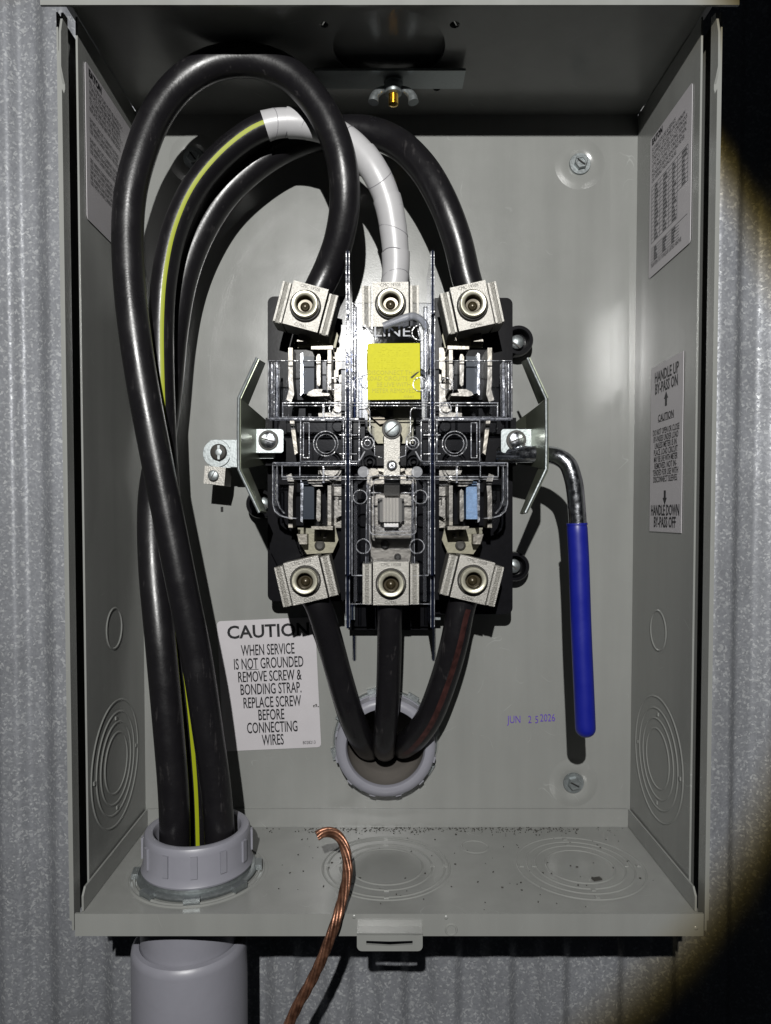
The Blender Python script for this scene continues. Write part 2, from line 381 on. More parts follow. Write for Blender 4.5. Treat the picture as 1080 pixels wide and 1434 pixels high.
# ================================================================== METER BOX
ZF, ZC = -0.240, 0.300            # floor and ceiling
IX, OX = 0.1872, 0.1900           # inner wall / outer flange half widths
YF = -0.1225
box_t = thing('meter_box', 'open grey painted steel meter enclosure mounted on the corrugated wall', 'meter box', (BX, 0, ZF))
def circ(c, r, axis='Y', n=40):
    u, v, _ = axis_frame(axis); return [Vector(c) + u*(r*math.cos(2*math.pi*i/n)) + v*(r*math.sin(2*math.pi*i/n)) for i in range(n)]
# back panel with the rear hub hole
bm = bmesh.new(); h = Vector((HUBR.x, 0, HUBR.z))
add_sheet(bm, [(BX-IX, 0, ZF), (BX+IX, 0, ZF), (BX+IX, 0, ZC), (BX-IX, 0, ZC)], [circ(h, .0335)], Vector((0, .0012, 0)))
back = fin('back_panel', bm, PAINT, box_t)
# floor plate with conduit hole
HUBL = Vector((-0.1242, -0.0720, ZF)); PIPEL = Vector((-0.1297, -0.0735, ZF))
bm = bmesh.new()
add_sheet(bm, [(BX-IX+.0005, -.1215, ZF), (BX+IX-.0005, -.1215, ZF), (BX+IX-.0005, 0, ZF), (BX-IX+.0005, 0, ZF)], [circ(HUBL, .0300, 'Z')], Vector((0, 0, -.0014)))
floor_ = fin('bottom_panel', bm, PAINT, box_t)
# front lip of the floor
bm = bmesh.new(); add_box(bm, (BX, YF+.0002, -.2464), (.3785, .0016, .0136)); bev(bm, .0007)
fin('front_lip', bm, PAINT, floor_, smooth=True)
# upturned flange at back and both sides
bm = bmesh.new()
add_box(bm, (BX, -.0012, ZF+.0069), (IX*2-.004, .0012, .0138)); bev(bm, .0004)
fin('upturned_flange', bm, PAINT, floor_, smooth=True)
for s in (-1, 1):
    bm = bmesh.new(); x = BX + s*(IX-.0009)
    add_prism(bm, [(x, -.0022, ZF+.0005), (x, -.1200, ZF+.0005), (x, -.1200, ZF+.0095), (x, -.1165, ZF+.0138), (x, -.0022, ZF+.0138)], Vector((-s*.0012, 0, 0)))
    bev(bm, .0004); fin('upturned_flange', bm, PAINT, floor_, smooth=True)
# side panels
for s in (-1, 1):
    xi, xo = BX + s*IX, BX + s*OX
    bm = bmesh.new()
    add_box(bm, (xi + s*.0006, -.0532, (ZF+ZC)/2), (.0012, .1064, ZC-ZF-.002))
    sp = fin('side_panel', bm, PAINT, box_t)
    # outer flange with the keyhole notch near its top
    top, bot = (V(90 if s < 0 else 1003, 45, YF).z), V(104, 1303, YF).z
    za, zb, zc = V(90, 98, YF).z, V(90, 112, YF).z, V(90, 124, YF).z
    pts = [(-.1135, top+.014), (YF+.0035, top+.0135), (YF-.0002, top), (YF-.0006, za+.002), (YF+.0022, za-.003), (YF+.0042, zb), (YF+.0042, zc+.002), (YF+.0028, zc-.0012), (YF, zc), (YF, bot), (-.1135, bot)]
    bm = bmesh.new(); add_prism(bm, [(xo, y, z) for y, z in pts], Vector((s*.0013, 0, 0))); bev(bm, .0003, 1)
    fin('flange', bm, PAINT, sp, smooth=True)
    bm = bmesh.new(); add_box(bm, (BX + s*(OX+.0062), -.0640, (bot+ZC)/2-.001), (.0010, .0990, ZC-bot-.004)); add_box(bm, (BX + s*(OX+IX+.0066)/2, -.0150, (bot+ZC)/2-.001), (.0050 + OX - IX, .0012, ZC-bot-.004)); add_box(bm, (BX + s*(OX+.0036), -.1132, (bot+top)/2-.002), (.0050, .0010, top-bot-.006)); fin('side_channel', bm, PAINT, sp)
# ceiling with hub opening
CH = Vector((V(545, 70, -.075).x, -.076, ZC))
bm = bmesh.new()
add_sheet(bm, [(BX-IX, -.1215, ZC), (BX+IX, -.1215, ZC), (BX+IX, 0, ZC), (BX-IX, 0, ZC)],
          [circ(CH, .036, 'Z'), circ((CH.x-.040, -.098, ZC), .0028, 'Z', 12), circ((CH.x+.040, -.098, ZC), .0032, 'Z', 12), circ((CH.x+.034, -.032, ZC), .0024, 'Z', 12)], Vector((0, 0, .0014)))
ceil = fin('top_panel', bm, PAINT, box_t)
# rain hood lip at the top front
bm = bmesh.new()
add_box(bm, (BX, -.1300, .2955), (.396, .0016, .013)); add_box(bm, (BX, -.1250, .3020), (.396, .0112, .0012))
bev(bm, .0005); fin('hood_lip', bm, PAINT, ceil, smooth=True)
bm = bmesh.new(); add_box(bm, (BX, -.060, .3075), (.390, .122, .0012)); fin('hood_top', bm, PAINT, ceil)
# knockouts: stamped rings on side walls and floor
def knockout(c, axis, radii, name='knockout', half=.00075, hgt=.0006):
    bm = bmesh.new()
    for r in radii: add_lathe(bm, [(r-half, 0), (r-half*.4, hgt), (r+half*.4, hgt), (r+half, 0), (r+half*1.9, -.0003), (r+half*3, .00005)], c, axis, 56)
    return fin(name, bm, PAINT, None if axis is None else box_t, smooth=True, ang=70)
def side_pt(s, x, y):
    """point on side wall seen at pixel x,y"""
    X = BX + s*IX; r = _fw + Vector((1, 0, 0))*((x-CX)/F) + _up*((CY-y)/F)
    return Vector((0, -CD, 0)) + r*(X/r.x)
def floor_pt(x, y, Z=ZF):
    r = _fw + Vector((1, 0, 0))*((x-CX)/F) + _up*((CY-y)/F); return Vector((0, -CD, 0)) + r*(Z/r.z)
for s, big, small in ((-1, (163, 1068), (160, 880)), (1, (921, 1062), (922, 883))):
    ax = (-s, 0, 0)
    knockout(side_pt(s, *big), ax, (.0205, .0275, .0345, .0425))
    knockout(side_pt(s, *small), ax, (.0138,))
k1, k2 = floor_pt(541, 1213), floor_pt(812, 1213)
for kc, rr in ((k1, (.0250, .0315, .0400, .0435)), (k2, (.0230, .0300, .0360, .0430))):
    knockout(kc, 'Z', rr)
knockout(floor_pt(665, 1186), 'Z', (.0095,))
knockout(HUBL + Vector((0, .0, 0)), 'Z', (.0408, .0436), half=.0010, hgt=.0009)
knockout((HUBR.x, 0, HUBR.z), 'Y', (.0405,), half=.0008)
for kc in (k1, k2):          # the small uncut tabs of the knockouts
    for a in (0, 90, 180, 270):
        for r in (.0315, .0400):
            box('knockout_tab', kc + Vector((r*math.cos(R(a)), r*math.sin(R(a)), .0004)), (.0028, .0028, .0008), PAINT, box_t, b=.0003)
for s, big in ((-1, (163, 1068)), (1, (921, 1062))):
    for a in (0, 90, 180, 270):
        kc = side_pt(s, *big); r = .031 if a % 180 else .038
        box('knockout_tab', kc + Vector((-s*.0003, r*math.cos(R(a)), r*math.sin(R(a)))), (.0008, .0024, .0024), PAINT, box_t, b=.0003)
# faint vertical reflection at right of back panel, shaped as a shallow raised strip
for x, y0, y1, wd in ((868, 215, 700, 26),):
    a, b_ = V(x, y0, 0), V(x, y1, 0); wl = L(wd, 0)/2; bm = bmesh.new()
    for sgn in (0,):
        prof = [(-wl, .0), (-wl*.7, -.00010), (-wl*.3, -.00014), (wl*.3, -.00014), (wl*.7, -.00010), (wl, 0)]
        T = [bm.verts.new((a.x+px_, -.00002+py_, a.z)) for px_, py_ in prof]; Bv = [bm.verts.new((b_.x+px_, -.00002+py_, b_.z)) for px_, py_ in prof]
        for i in range(5): bm.faces.new((T[i], T[i+1], Bv[i+1], Bv[i]))
        bm.faces.new(T)
        bm.faces.new(Bv)
    fin('reflection_strip', bm, PAINT, back, smooth=True, ang=60)
# hex mounting screws in round dimples
def hex_screw(x, y, Y=-.0002, r=14, parent=box_t, slot=0.5, washer=True, m=ZINC, hh=.0045):
    c = V(x, y, Y); rr = L(r, Y); bm = bmesh.new()
    add_lathe(bm, [(0, .0014), (rr, .0014), (rr*1.04, .0008), (rr*1.04, 0)], c, 'Y', 32)
    hexr = rr*.66
    add_lathe(bm, [(0, hh-.0006), (hexr*.62, hh-.0006), (hexr*.68, hh), (hexr*.88, hh), (hexr, hh-.0008), (hexr, .0012)], c, 'Y', 6, a0=12, a1=372)
    o = fin('screw', bm, m, parent, smooth=True, ang=25)
    sl = box('slot', (0, 0, 0), (hexr*1.5, .0004, .0011), HOLE, o, M=Matrix.Translation(c + Vector((0, -hh+.0002, 0))) @ Matrix.Rotation(slot, 4, 'Y'))
    return o
for (x, y) in ((812, 230), (803, 1096), (272, 222), (272, 1098)):
    c = V(x, y, 0); rr = L(30, 0)
    lathe('dimple', [(0, .0001), (L(15, 0), .0001), (rr*.55, .0006), (rr*.8, .0010), (rr*.95, .0006), (rr*1.15, .00001)], c, PAINT, back, n=48, ang=70)
    hex_screw(x, y, -.0002, 14, box_t, slot=R(random.uniform(20, 70)))
# hasp under the lip
def plate_hole(name, outer, hole, Yf, th, m, parent, b=.0003):
    bm = bmesh.new(); add_sheet(bm, [V(x, y, Yf) for x, y in outer], [[V(x, y, Yf) for x, y in hole]], Vector((0, th, 0)))
    return fin(name, bm, m, parent, smooth=False)
ha = plate_hole('hasp', rrect(500, 1307, 592, 1332, 7, corners=(0, 0, 1, 1)), [(513, 1317.5), (546, 1318.5), (578, 1317.5), (578, 1323), (546, 1325), (513, 1323)], -.1300, .0016, PAINT, box_t)
pxprism('hasp_fold', rect(500, 1306.5, 592, 1309.5), -.1300, -.1226, PAINT, ha, b=.0002)
# pressed ring and pips on the lip
lathe('pressed_mark', [(.0026, 0), (.0029, .0006), (.0035, .0006), (.0039, 0)], V(632, 1302, YF-.0006), PAINT, box_t, n=24)
for x, y in ((975, 1300), (496, 1284), (625, 1285)):
    lathe('lip_pip', [(0, .0005), (.0008, .0004), (.0013, 0)], V(x, y, YF-.0006), PAINTD, box_t, n=12)

# ------------------------------------------------------------------ labels stuck to the box
def label_plane(name, o, right, up, wd, ht, rad, parent, label, th=.0003):
    M = frame_mat(o, right, up); bm = bmesh.new()
    pts = rrect(0, 0, wd, ht, rad) if rad else rect(0, 0, wd, ht)
    add_prism(bm, [Vector((x, y, 0)) for x, y in pts], Vector((0, 0, th)))
    ob = fin(name, bm, LAB, parent, M=M); ob['label'] = label
    return ob, M
def lab_text(ob, M, body, x, y, size, sx=1.0, align='CENTER', lw=0.0, m=INK, name='lettering', res=2):
    return text(name, body, M @ Matrix.Translation((x, y, .00045)), size, m, ob, sx, align, lw=lw, res=res)
def lab_bar(ob, M, x0, y0, x1, y1, m=INK, name='printed_line'):
    bm = bmesh.new(); add_prism(bm, [Vector((x0, y0, 0)), Vector((x1, y0, 0)), Vector((x1, y1, 0)), Vector((x0, y1, 0))], Vector((0, 0, .00012)))
    return fin(name, bm, m, ob, M=M @ Matrix.Translation((0, 0, .0003)))
def lab_bars(ob, M, rs, m=INK, name='printed_table'):
    bm = bmesh.new()
    for x0, y0, x1, y1 in rs: add_prism(bm, [Vector((x0, y0, 0)), Vector((x1, y0, 0)), Vector((x1, y1, 0)), Vector((x0, y1, 0))], Vector((0, 0, .00012)))
    return fin(name, bm, m, ob, M=M @ Matrix.Translation((0, 0, .0003)))
# caution label on the back panel (slightly askew)
tl, tr, br_ = V(304, 870, 0), V(438, 864, 0), V(446, 1046, 0)
rv = (tr-tl).normalized(); uv = Vector((-rv.z, 0, rv.x)).normalized()
ht = (tr-br_).length; wd = L(138, 0)
o0 = tl - uv*ht - Vector((0, .0003, 0))
cl, M = label_plane('caution_label', o0, rv, uv, wd, ht, .0028, box_t, 'white caution label with rounded corners on the back panel')
k = ht/180
def cl_y(py): return ht - (py)*k
lab_text(cl, M, 'CAUTION', wd*.52, cl_y(17), .0138, 1.02, lw=.0003, res=3)
rows = [('WHEN SERVICE', 43, .5), ('IS NOT GROUNDED', 61.5, .5), ('REMOVE SCREW &', 79.5, .505), ('BONDING STRAP.', 97, .51), ('REPLACE SCREW', 115.5, .515), ('BEFORE', 133, .50), ('CONNECTING', 150.5, .505), ('WIRES', 168, .505)]
for t, py, cx in rows:
    if 'REMOVE' in t: lab_text(cl, M, t, wd*cx + .0002, cl_y(py - 0.5), .0118, .50, res=3, lw=0)
    lab_text(cl, M, t, wd*cx + .0004, cl_y(py - 0.5), .0118, .50, res=3, lw=(0 if 'REMOVE' in t else .00013))
lab_bar(cl, M, wd*.27, cl_y(68.9), wd*.40, cl_y(68.1))
lab_text(cl, M, '8028213', wd*.88, cl_y(173), .0036, .8)
bm = bmesh.new()
for i in range(9):
    a = 2*math.pi*i/9; c = Vector((wd*.965 + random.uniform(-.002, .002), cl_y(122) + random.uniform(-.001, .001), .0006)); add_box(bm, c, (.0012*random.uniform(.4, 1), .0008*random.uniform(.4, 1.2), .0004))
fin('torn_scrape', bm, SOIL, cl, M=M)
# handle instruction label on the right wall
def side_label(s, x0, y0, y1, x1, rad, label):
    a, b_, c = side_pt(s, x0, y0), side_pt(s, x0, y1), side_pt(s, x1, y0)
    wdt = abs(c.y - a.y); h_ = a.z - b_.z
    if s > 0: o = Vector((a.x - .0003, a.y, b_.z)); right = Vector((0, -1, 0))
    else: o = Vector((a.x + .0003, a.y, b_.z)); right = Vector((0, 1, 0))
    return label_plane('side_label', o, right, (0, 0, 1), wdt, h_, rad, box_t, label) + (wdt, h_)
hl, M, wd, ht = side_label(1, 913.5, 516, 744, 958.5, 0, 'narrow white handle instruction label on the right wall')
def hy(f): return ht*(1-f)
lab_text(hl, M, 'HANDLE UP', wd*.5, hy(.075), .0102, .74, lw=.00020); lab_text(hl, M, 'BY-PASS ON', wd*.5, hy(.145), .0102, .70, lw=.00020)
for (f, d) in ((.225, 1), (.795, -1)):
    c = Vector((wd*.5, hy(f), 0)); bm = bmesh.new()
    add_prism(bm, [c + Vector(p) for p in ((-.0016, -.0045*d, 0), (.0016, -.0045*d, 0), (.0016, .0005*d, 0), (.0034, .0005*d, 0), (0, .0052*d, 0), (-.0034, .0005*d, 0), (-.0016, .0005*d, 0))], Vector((0, 0, .00012)))
    fin('arrow', bm, INK, hl, M=M @ Matrix.Translation((0, 0, .0003)))
lab_text(hl, M, 'CAUTION', wd*.5, hy(.325), .0068, .88, lw=.00012)
lab_bar(hl, M, wd*.25, hy(.3465), wd*.75, hy(.344))
for i, t in enumerate(['DO NOT OPEN OR CLOSE', 'BY-PASSES UNDER LOAD', 'UNLESS METER IS IN', 'PLACE. LOAD CIRCUIT', 'MAY BE LIVE WITH METER', 'REMOVED. NOT IN-', 'TENDED FOR USE WITH', 'DISCONNECT SLEEVES.']):
    lab_text(hl, M, t, wd*.5, hy(.405 + .0405*i), .0058, min(.92, 21.5*.0028/ (len(t)*.0037)) * .80, lw=.00006)
lab_text(hl, M, 'HANDLE DOWN', wd*.5, hy(.875), .0102, .63, lw=.00020); lab_text(hl, M, 'BY-PASS OFF', wd*.5, hy(.945), .0102, .66, lw=.00020)
# rating label upper right
rl, M, wd, ht = side_label(1, 912, 197, 389, 970, .0025, 'white rating table label high on the right wall')
lab_text(rl, M, 'EATON', wd*.055, ht*.962, .0056, 1.0, 'LEFT', lw=.0003)
body = ['SUITABLE FOR USE AS SERVICE', 'EQUIPMENT. USE COPPER OR ALUMINUM', 'CONDUCTORS RATED 75 C. CONTINUOUS', 'LOAD NOT TO EXCEED RATING. TIGHTEN', 'ALL CONNECTIONS TO TORQUE SHOWN.', 'DE-ENERGIZE BEFORE REMOVING METER', 'OR OPENING THIS ENCLOSURE.']
for i, t in enumerate(body): lab_text(rl, M, t, wd*.06, ht*(.905 - .037*i), .0040, .74, 'LEFT', m=INKG)
bars = []
t0, t1 = .64, .24
for i in range(15): y = ht*(t0 - (t0-t1)*i/14); bars.append((wd*.06, y, wd*(.93 if i < 9 else .70), y+.00028))
for x in (.06, .28, .50, .70): bars.append((wd*x, ht*t1, wd*x+.0003, ht*t0))
bars.append((wd*.93, ht*.41, wd*.93+.0003, ht*t0))
for i in range(6): y = ht*(.20 - .02*i); bars.append((wd*.06, y, wd*(.75 if i else .93), y+.00028))
for cx in (.14, .36, .58, .80):
    for i in range(14):
        if cx == .80 and i > 7: continue
        y = ht*(t0 - (t0-t1)*(i+.75)/14); bars.append((wd*cx, y, wd*(cx + random.uniform(.05, .11)), y+.0014))
    for i in range(5):
        if cx < .7: y = ht*(.184 - .02*i); bars.append((wd*cx, y, wd*(cx+random.uniform(.05, .1)), y+.0011))
lab_bars(rl, M, bars, INKG)
lab_text(rl, M, 'TIGHTEN TO TORQUE LISTED ABOVE', wd*.06, ht*.075, .0038, .8, 'LEFT')
# long label upper left
ll, M, wd, ht = side_label(-1, 118, 84, 303, 185, .0025, 'white text label high on the left wall beside the cables')
lab_text(ll, M, 'EATON', wd*.055, ht*.955, .0060, 1.0, 'LEFT', lw=.0003)
left_rows = [(.905, .62, 6), (.66, .55, 3), (.53, .70, 3), (.40, .55, 5)]
phr = ['ALL CONDUCTORS MUST BE RATED 75 C', 'USE WITH OVERCURRENT PROTECTION', 'TORQUE LINE AND LOAD TERMINALS', 'SHORT CIRCUIT CURRENT RATING', 'REPLACE COVER BEFORE ENERGIZING', 'SEE WIRING DIAGRAM ON COVER']
for st, _, nr in left_rows:
    for i in range(nr): lab_text(ll, M, phr[(i*2 + nr) % 6], wd*.06, ht*(st - .035*i), .0038, .80, 'LEFT', m=INKG)
# violet date stamp
sm = frame_mat(V(743, 1007, -.0004), (1, 0, .022), (-.022, 0, 1))
for t, x, dz in (('JUN', -.0125, -.0003), ('2', -.0005, -.0006), ('5', .0048, -.0008), ('2026', .0132, .0004)):
    text('date_stamp', t, sm @ Matrix.Translation((x, dz, 0)), .0083, INKV, box_t, .72, lw=-.00002, res=3)
bm = bmesh.new(); add_box(bm, V(311, 713, -.0006), (.0018, .0008, .0036)); fin('paint_chip', bm, HOLE, box_t)

# ------------------------------------------------------------------ hub closing plate under the ceiling (bar, bolt, wing nut)
hc = thing('hub_closing_clamp', 'dark clamp bar with wing nut under the top of the box', 'clamp', (CH.x, -.076, ZC))
lathe('closing_plate', [(0, .0045), (.044, .0045), (.045, .0035), (.045, .0015)], Vector((CH.x, CH.y, ZC)), PAINT, hc, axis='Z', n=48)
x0, x1 = V(443, 110, -.05).x, V(649, 110, -.05).x
bm = bmesh.new()
add_box(bm, ((x0+x1)/2, -.054, .2940), (x1-x0, .020, .0016)); add_box(bm, ((x0+x1)/2, -.0445, .2970), (x1-x0, .0012, .0050))
bev(bm, .0004); fin('clamp_bar', bm, ZINC, hc, smooth=True)
bc = V(551, 132, -.053); bc = Vector((bc.x, -.053, .292))
lathe('washer', [(.002, -.0002), (.0065, -.0002), (.0065, -.0014), (.002, -.0014)], bc, ZINC, hc, axis='Z')
bm = bmesh.new(); pr = [(0, .0)]; z = 0
for i in range(18): pr += [(.0028, -.0008*i), (.0033, -.0008*i-.0004)]
pr += [(0, -.0148)]; add_lathe(bm, [(r, z-.0005) for r, z in pr], bc, 'Z', 20); fin('bolt', bm, BRASS, hc, smooth=True, ang=30)
wn = lathe('wing_nut', [(.0034, -.0016), (.0062, -.0016), (.0056, -.0075), (.0034, -.0080)], bc, ZINC, hc, axis='Z', n=24)
for s in (-1, 1):
    P = catmull([bc + Vector((s*.004, 0, -.004)), bc + Vector((s*.009, 0, -.0055)), bc + Vector((s*.0125, -.001, -.0095)), bc + Vector((s*.0135, -.0015, -.014))], 5)
    bm = bmesh.new(); add_tube(bm, P, .0025, 12, rf=lambda t: .0020 + .0016*t); fin('wing', bm, ZINC, wn, smooth=True, ang=60)

# ================================================================== CONDUIT HUBS
def ring_ribs(c, axis, r, h0, h1, n, m, parent, wd=.006, th=.0012, name='rib', off=0):
    u, v, wv = axis_frame(axis); first = None
    for i in range(n):
        a = 2*math.pi*(i+off)/n; rad = u*math.cos(a) + v*math.sin(a); tan = wv.cross(rad)
        Mx = Matrix((tan, rad, wv)).transposed().to_4x4(); Mx.translation = Vector(c) + rad*(r + th/2 - .0004) + wv*(h0+h1)/2
        if first is None: first = box(name, (0, 0, 0), (wd, th + .0008, abs(h1-h0)), m, parent, b=.0004, M=Mx)
        else: copy_obj(first, parent, Mx)
# lower left conduit
lc = thing('vertical_conduit', 'grey plastic conduit entering the box floor at the left, with bushing and locknut', 'conduit', HUBL)
bu = lathe('bushing', [(0.02775, -0.00200), (0.02775, 0.02150), (0.02886, 0.02380), (0.03191, 0.02450), (0.03376, 0.02380), (0.03460, 0.02220), (0.03487, 0.01900), (0.03506, 0.00600), (0.03626, 0.00150), (0.03663, 0.00070), (0.03626, -0.00050), (0.02775, -0.00070)], HUBL + Vector((0, 0, .0072)), PVC, lc, axis='Z', n=64)
ring_ribs(HUBL + Vector((0, 0, .0072)), 'Z', .0350, .0062, .0200, 12, PVC, bu, wd=.0042, th=.0012, off=.35)
ln = lathe('locknut', [(.0305, .0006), (.0385, .0006), (.0392, .0016), (.0392, .0026), (.0380, .0034), (.0352, .0038), (.0348, .0070), (.0305, .0075)], HUBL, ZINC, lc, axis='Z', n=64)
ring_ribs(HUBL, 'Z', .0388, .0008, .0044, 8, ZINC, ln, wd=.010, th=.0035, name='locknut_lug', off=.2)
lathe('neck', [(0.03184, -.001), (0.03184, -.050), (0.02943, -.050), (0.02895, -.003)], PIPEL, PVC, lc, axis='Z', n=56)
cc = V(264, 1325, HUBL.y)
zt = cc.z + .004 - ZF
lathe('coupling', [(0.03149, -.0455), (0.03264, -.0435), (0.03571, -.0437), (0.03734, -.0455), (0.03782, -.049), (0.03782, -.30), (0.03360, -.30)], PIPEL, PVC, lc, axis='Z', n=64)
# rear conduit
rc = thing('rear_conduit', 'grey plastic conduit bushing through the back panel below the socket', 'conduit', (HUBR.x, 0, HUBR.z))
hb = Vector((HUBR.x, 0, HUBR.z))
rb = lathe('bushing', [(.0288, .002), (.0288, .0165), (.0298, .0182), (.0325, .0188), (.0352, .0182), (.0370, .0165), (.0374, .0145), (.0376, .0060), (.0384, .0052), (.0384, .0035), (.0288, .0032)], hb, PVC, rc, axis='Y', n=64)
ring_ribs(hb, 'Y', .0374, .0045, .0150, 12, PVC, rb, wd=.0045, th=.0012, off=.5)
rln = lathe('locknut', [(.0300, .0006), (.0395, .0006), (.0400, .0014), (.0392, .0030), (.0300, .0032)], hb, ZINC, rc, axis='Y', n=64)
ring_ribs(hb, 'Y', .0392, .0006, .0034, 8, ZINC, rln, wd=.009, th=.0030, name='locknut_lug', off=.3)
lathe('pipe', [(.0287, .0150), (.0284, .002), (.0262, -.004), (.0255, -.010), (.0250, -.075), (.001, -.078)], hb, PVCI, rc, axis='Y', n=56)

# ================================================================== METER SOCKET
SX = V(546.5, 613, -.03).x
sk = thing('meter_socket', 'black meter socket block with six screw terminals and four spring jaws', 'meter socket', V(546.5, 860, -.002))
def MX(x): return 1093 - x
# base
bs = pxprism('base', rrect(375, 415, 492, 842, 9), -.030, -.004, BLACKP, sk, b=.0009)
pxprism('base', rrect(603, 417, 718, 860, 9), -.030, -.004, BLACKP, sk, b=.0009)
pxprism('base', rect(493, 588, 602, 842), -.031, -.006, BLACKP, sk, b=.0006)
pxprism('base', rect(372, 585, 511, 652), -.046, -.0305, BLACKP, sk, b=.001)
pxprism('base', rect(583, 585, 723, 652), -.046, -.0305, BLACKP, sk, b=.001)
pxprism('base', rect(511.5, 624, 582.5, 652), -.045, -.0312, BLACKP, sk, b=.001)
pxprism('base', [(388, 725), (402, 725), (425, 790), (418, 835), (398, 810), (378, 770), (376, 700)], -.040, -.0302, BLACKP, sk, b=.001)
pxprism('base', rect(488, 846, 605, 882), -.016, -.006, BLACKP, sk, b=.001)
pxprism('base_wall', rect(478, 455, 484, 840), -.058, -.0302, BLACKP, sk, b=.0006)
pxprism('base_wall', rect(609, 455, 615, 840), -.058, -.0302, BLACKP, sk, b=.0006)
for x in (483, 603):
    pxprism('metal_support', rect(x, 842, x+14, 868), -.022, -.018, ZINC, sk, b=.0004)
# mounting ears
for (x, y) in ((722, 482), (717, 792), (369, 706)):
    ear = lathe('mounting_ear', [(0, .004), (L(13, 0), .004), (L(15, 0), .0135), (L(19, 0), .0135), (L(20, 0), .012), (L(20, 0), 0)], V(x, y, -.004), BLACKP, sk, n=32)
    s_ = lathe('screw', [(0, .0085), (.003, .0083), (.0050, .0070), (.0056, .004)], V(x, y, -.006), ZINC, ear, n=28)
    box('slot', (0, 0, 0), (.0085, .0006, .0012), COLLAR, None, M=Matrix.Translation(V(x, y, -.0146)) @ Matrix.Rotation(.6, 4, 'Y')).parent = None
    so = bpy.context.scene.objects[-1] if False else None
# (slots above are re-parented to their screws below)
for o in [o for o in COL.objects if o.name.startswith('slot') and o.parent is None]:
    best = min([q for q in COL.objects if q.name.startswith('mounting_ear')], key=lambda q: (WM[q.name].translation - WM[o.name].translation).length)
    o.parent = best; o.matrix_basis = WM[best.name].inverted() @ WM[o.name]

# terminals: one lug built, five copied
LY = -.074
def build_lug(name, parent, M):
    k = L(1, LY)
    bm = bmesh.new(); add_box(bm, (0, .012, 0), (50*k, .024, 61*k)); bev(bm, .0006)
    body = fin(name, bm, LUG, parent, smooth=True, M=M)
    subs = []
    for s in (-1, 1):
        bm = bmesh.new()
        add_box(bm, (s*(25*k+.0040), .0138, -.0008), (.0060, .022, 58*k))
        bev(bm, .0005)
        subs.append(fin('clamp_wing', bm, LUGR, body, smooth=True, M=M @ Matrix.Translation((0, 0, 0))))
        bm = bmesh.new()
        for j in (-1, 1): add_box(bm, (s*(25*k+.0040) + j*.0021, .0023, -.0008), (.0014, .0020, 58*k - .0008))
        bev(bm, .0002, 1); subs.append(fin('wing_edge', bm, LUG, body, smooth=True, M=M))
    ft = 24
    bm = bmesh.new(); add_lathe(bm, [(10.2*.001, .0002), (10.2*.001, .0016), (9.6*.001, .0024), (9.2*.001, .0024), (9.0*.001, .0012)], (0, 0, 0), 'Y', 40)
    subs.append(fin('collar', bm, COLLAR, body, smooth=True, M=M, ang=50))
    bm = bmesh.new(); add_lathe(bm, [(8.7*.001, .0006), (8.7*.001, .0054), (8.1*.001, .0063), (6.2*.001, .0063), (5.5*.001, .0056), (5.3*.001, .0010)], (0, 0, 0), 'Y', 40)
    subs.append(fin('set_screw', bm, RING, body, smooth=True, M=M, ang=50))
    bm = bmesh.new(); add_lathe(bm, [(5.45*.001, .0055), (5.0*.001, .0046), (4.8*.001, .0006), (0, .0005)], (0, 0, 0), 'Y', 24)
    add_lathe(bm, [(0, .0030), (.0014, .0027), (.0026, .0018), (.0032, .0006)], (0, 0, -.0006), 'Y', 20)
    subs.append(fin('hex_socket', bm, BRONZE, body, smooth=True, M=M, ang=25))
    for t, z, sx in (('CMC 19508', .0124, .9), ('CU9AL', -.0128, .9)):
        subs.append(text('stamped_lettering', t, M @ Matrix.Translation((0, -.0001, z)) @ Matrix.Rotation(R(90), 4, 'X'), .0030, COLLAR, body, sx))
    return body, subs
spots = [(428, 429, 15, LY), (547, 426, -.5, LY), (661.5, 428, -12.5, LY), (428, 813, -13, LY), (547.5, 817, 0, LY), (662, 812, 13.5, LY)]
lugs = []
names = ['upper left terminal, tilted clockwise', 'upper middle terminal, upright, under the white taped cable', 'upper right terminal, tilted counter-clockwise', 'lower left terminal, tilted counter-clockwise', 'lower middle terminal, upright', 'lower right terminal, tilted clockwise']
for i, (x, y, a, Y) in enumerate(spots):
    M = Matrix.Translation(V(x, y, Y)) @ Matrix.Rotation(R(a), 4, 'Y')
    if i == 0: lug0, subs0 = build_lug('terminal_lug', sk, M); M0 = M; lg = lug0
    else:
        lg = copy_obj(lug0, sk, M)
        for q in subs0: copy_obj(q, lg, M @ M0.inverted() @ WM[q.name])
    lugs.append(lg)
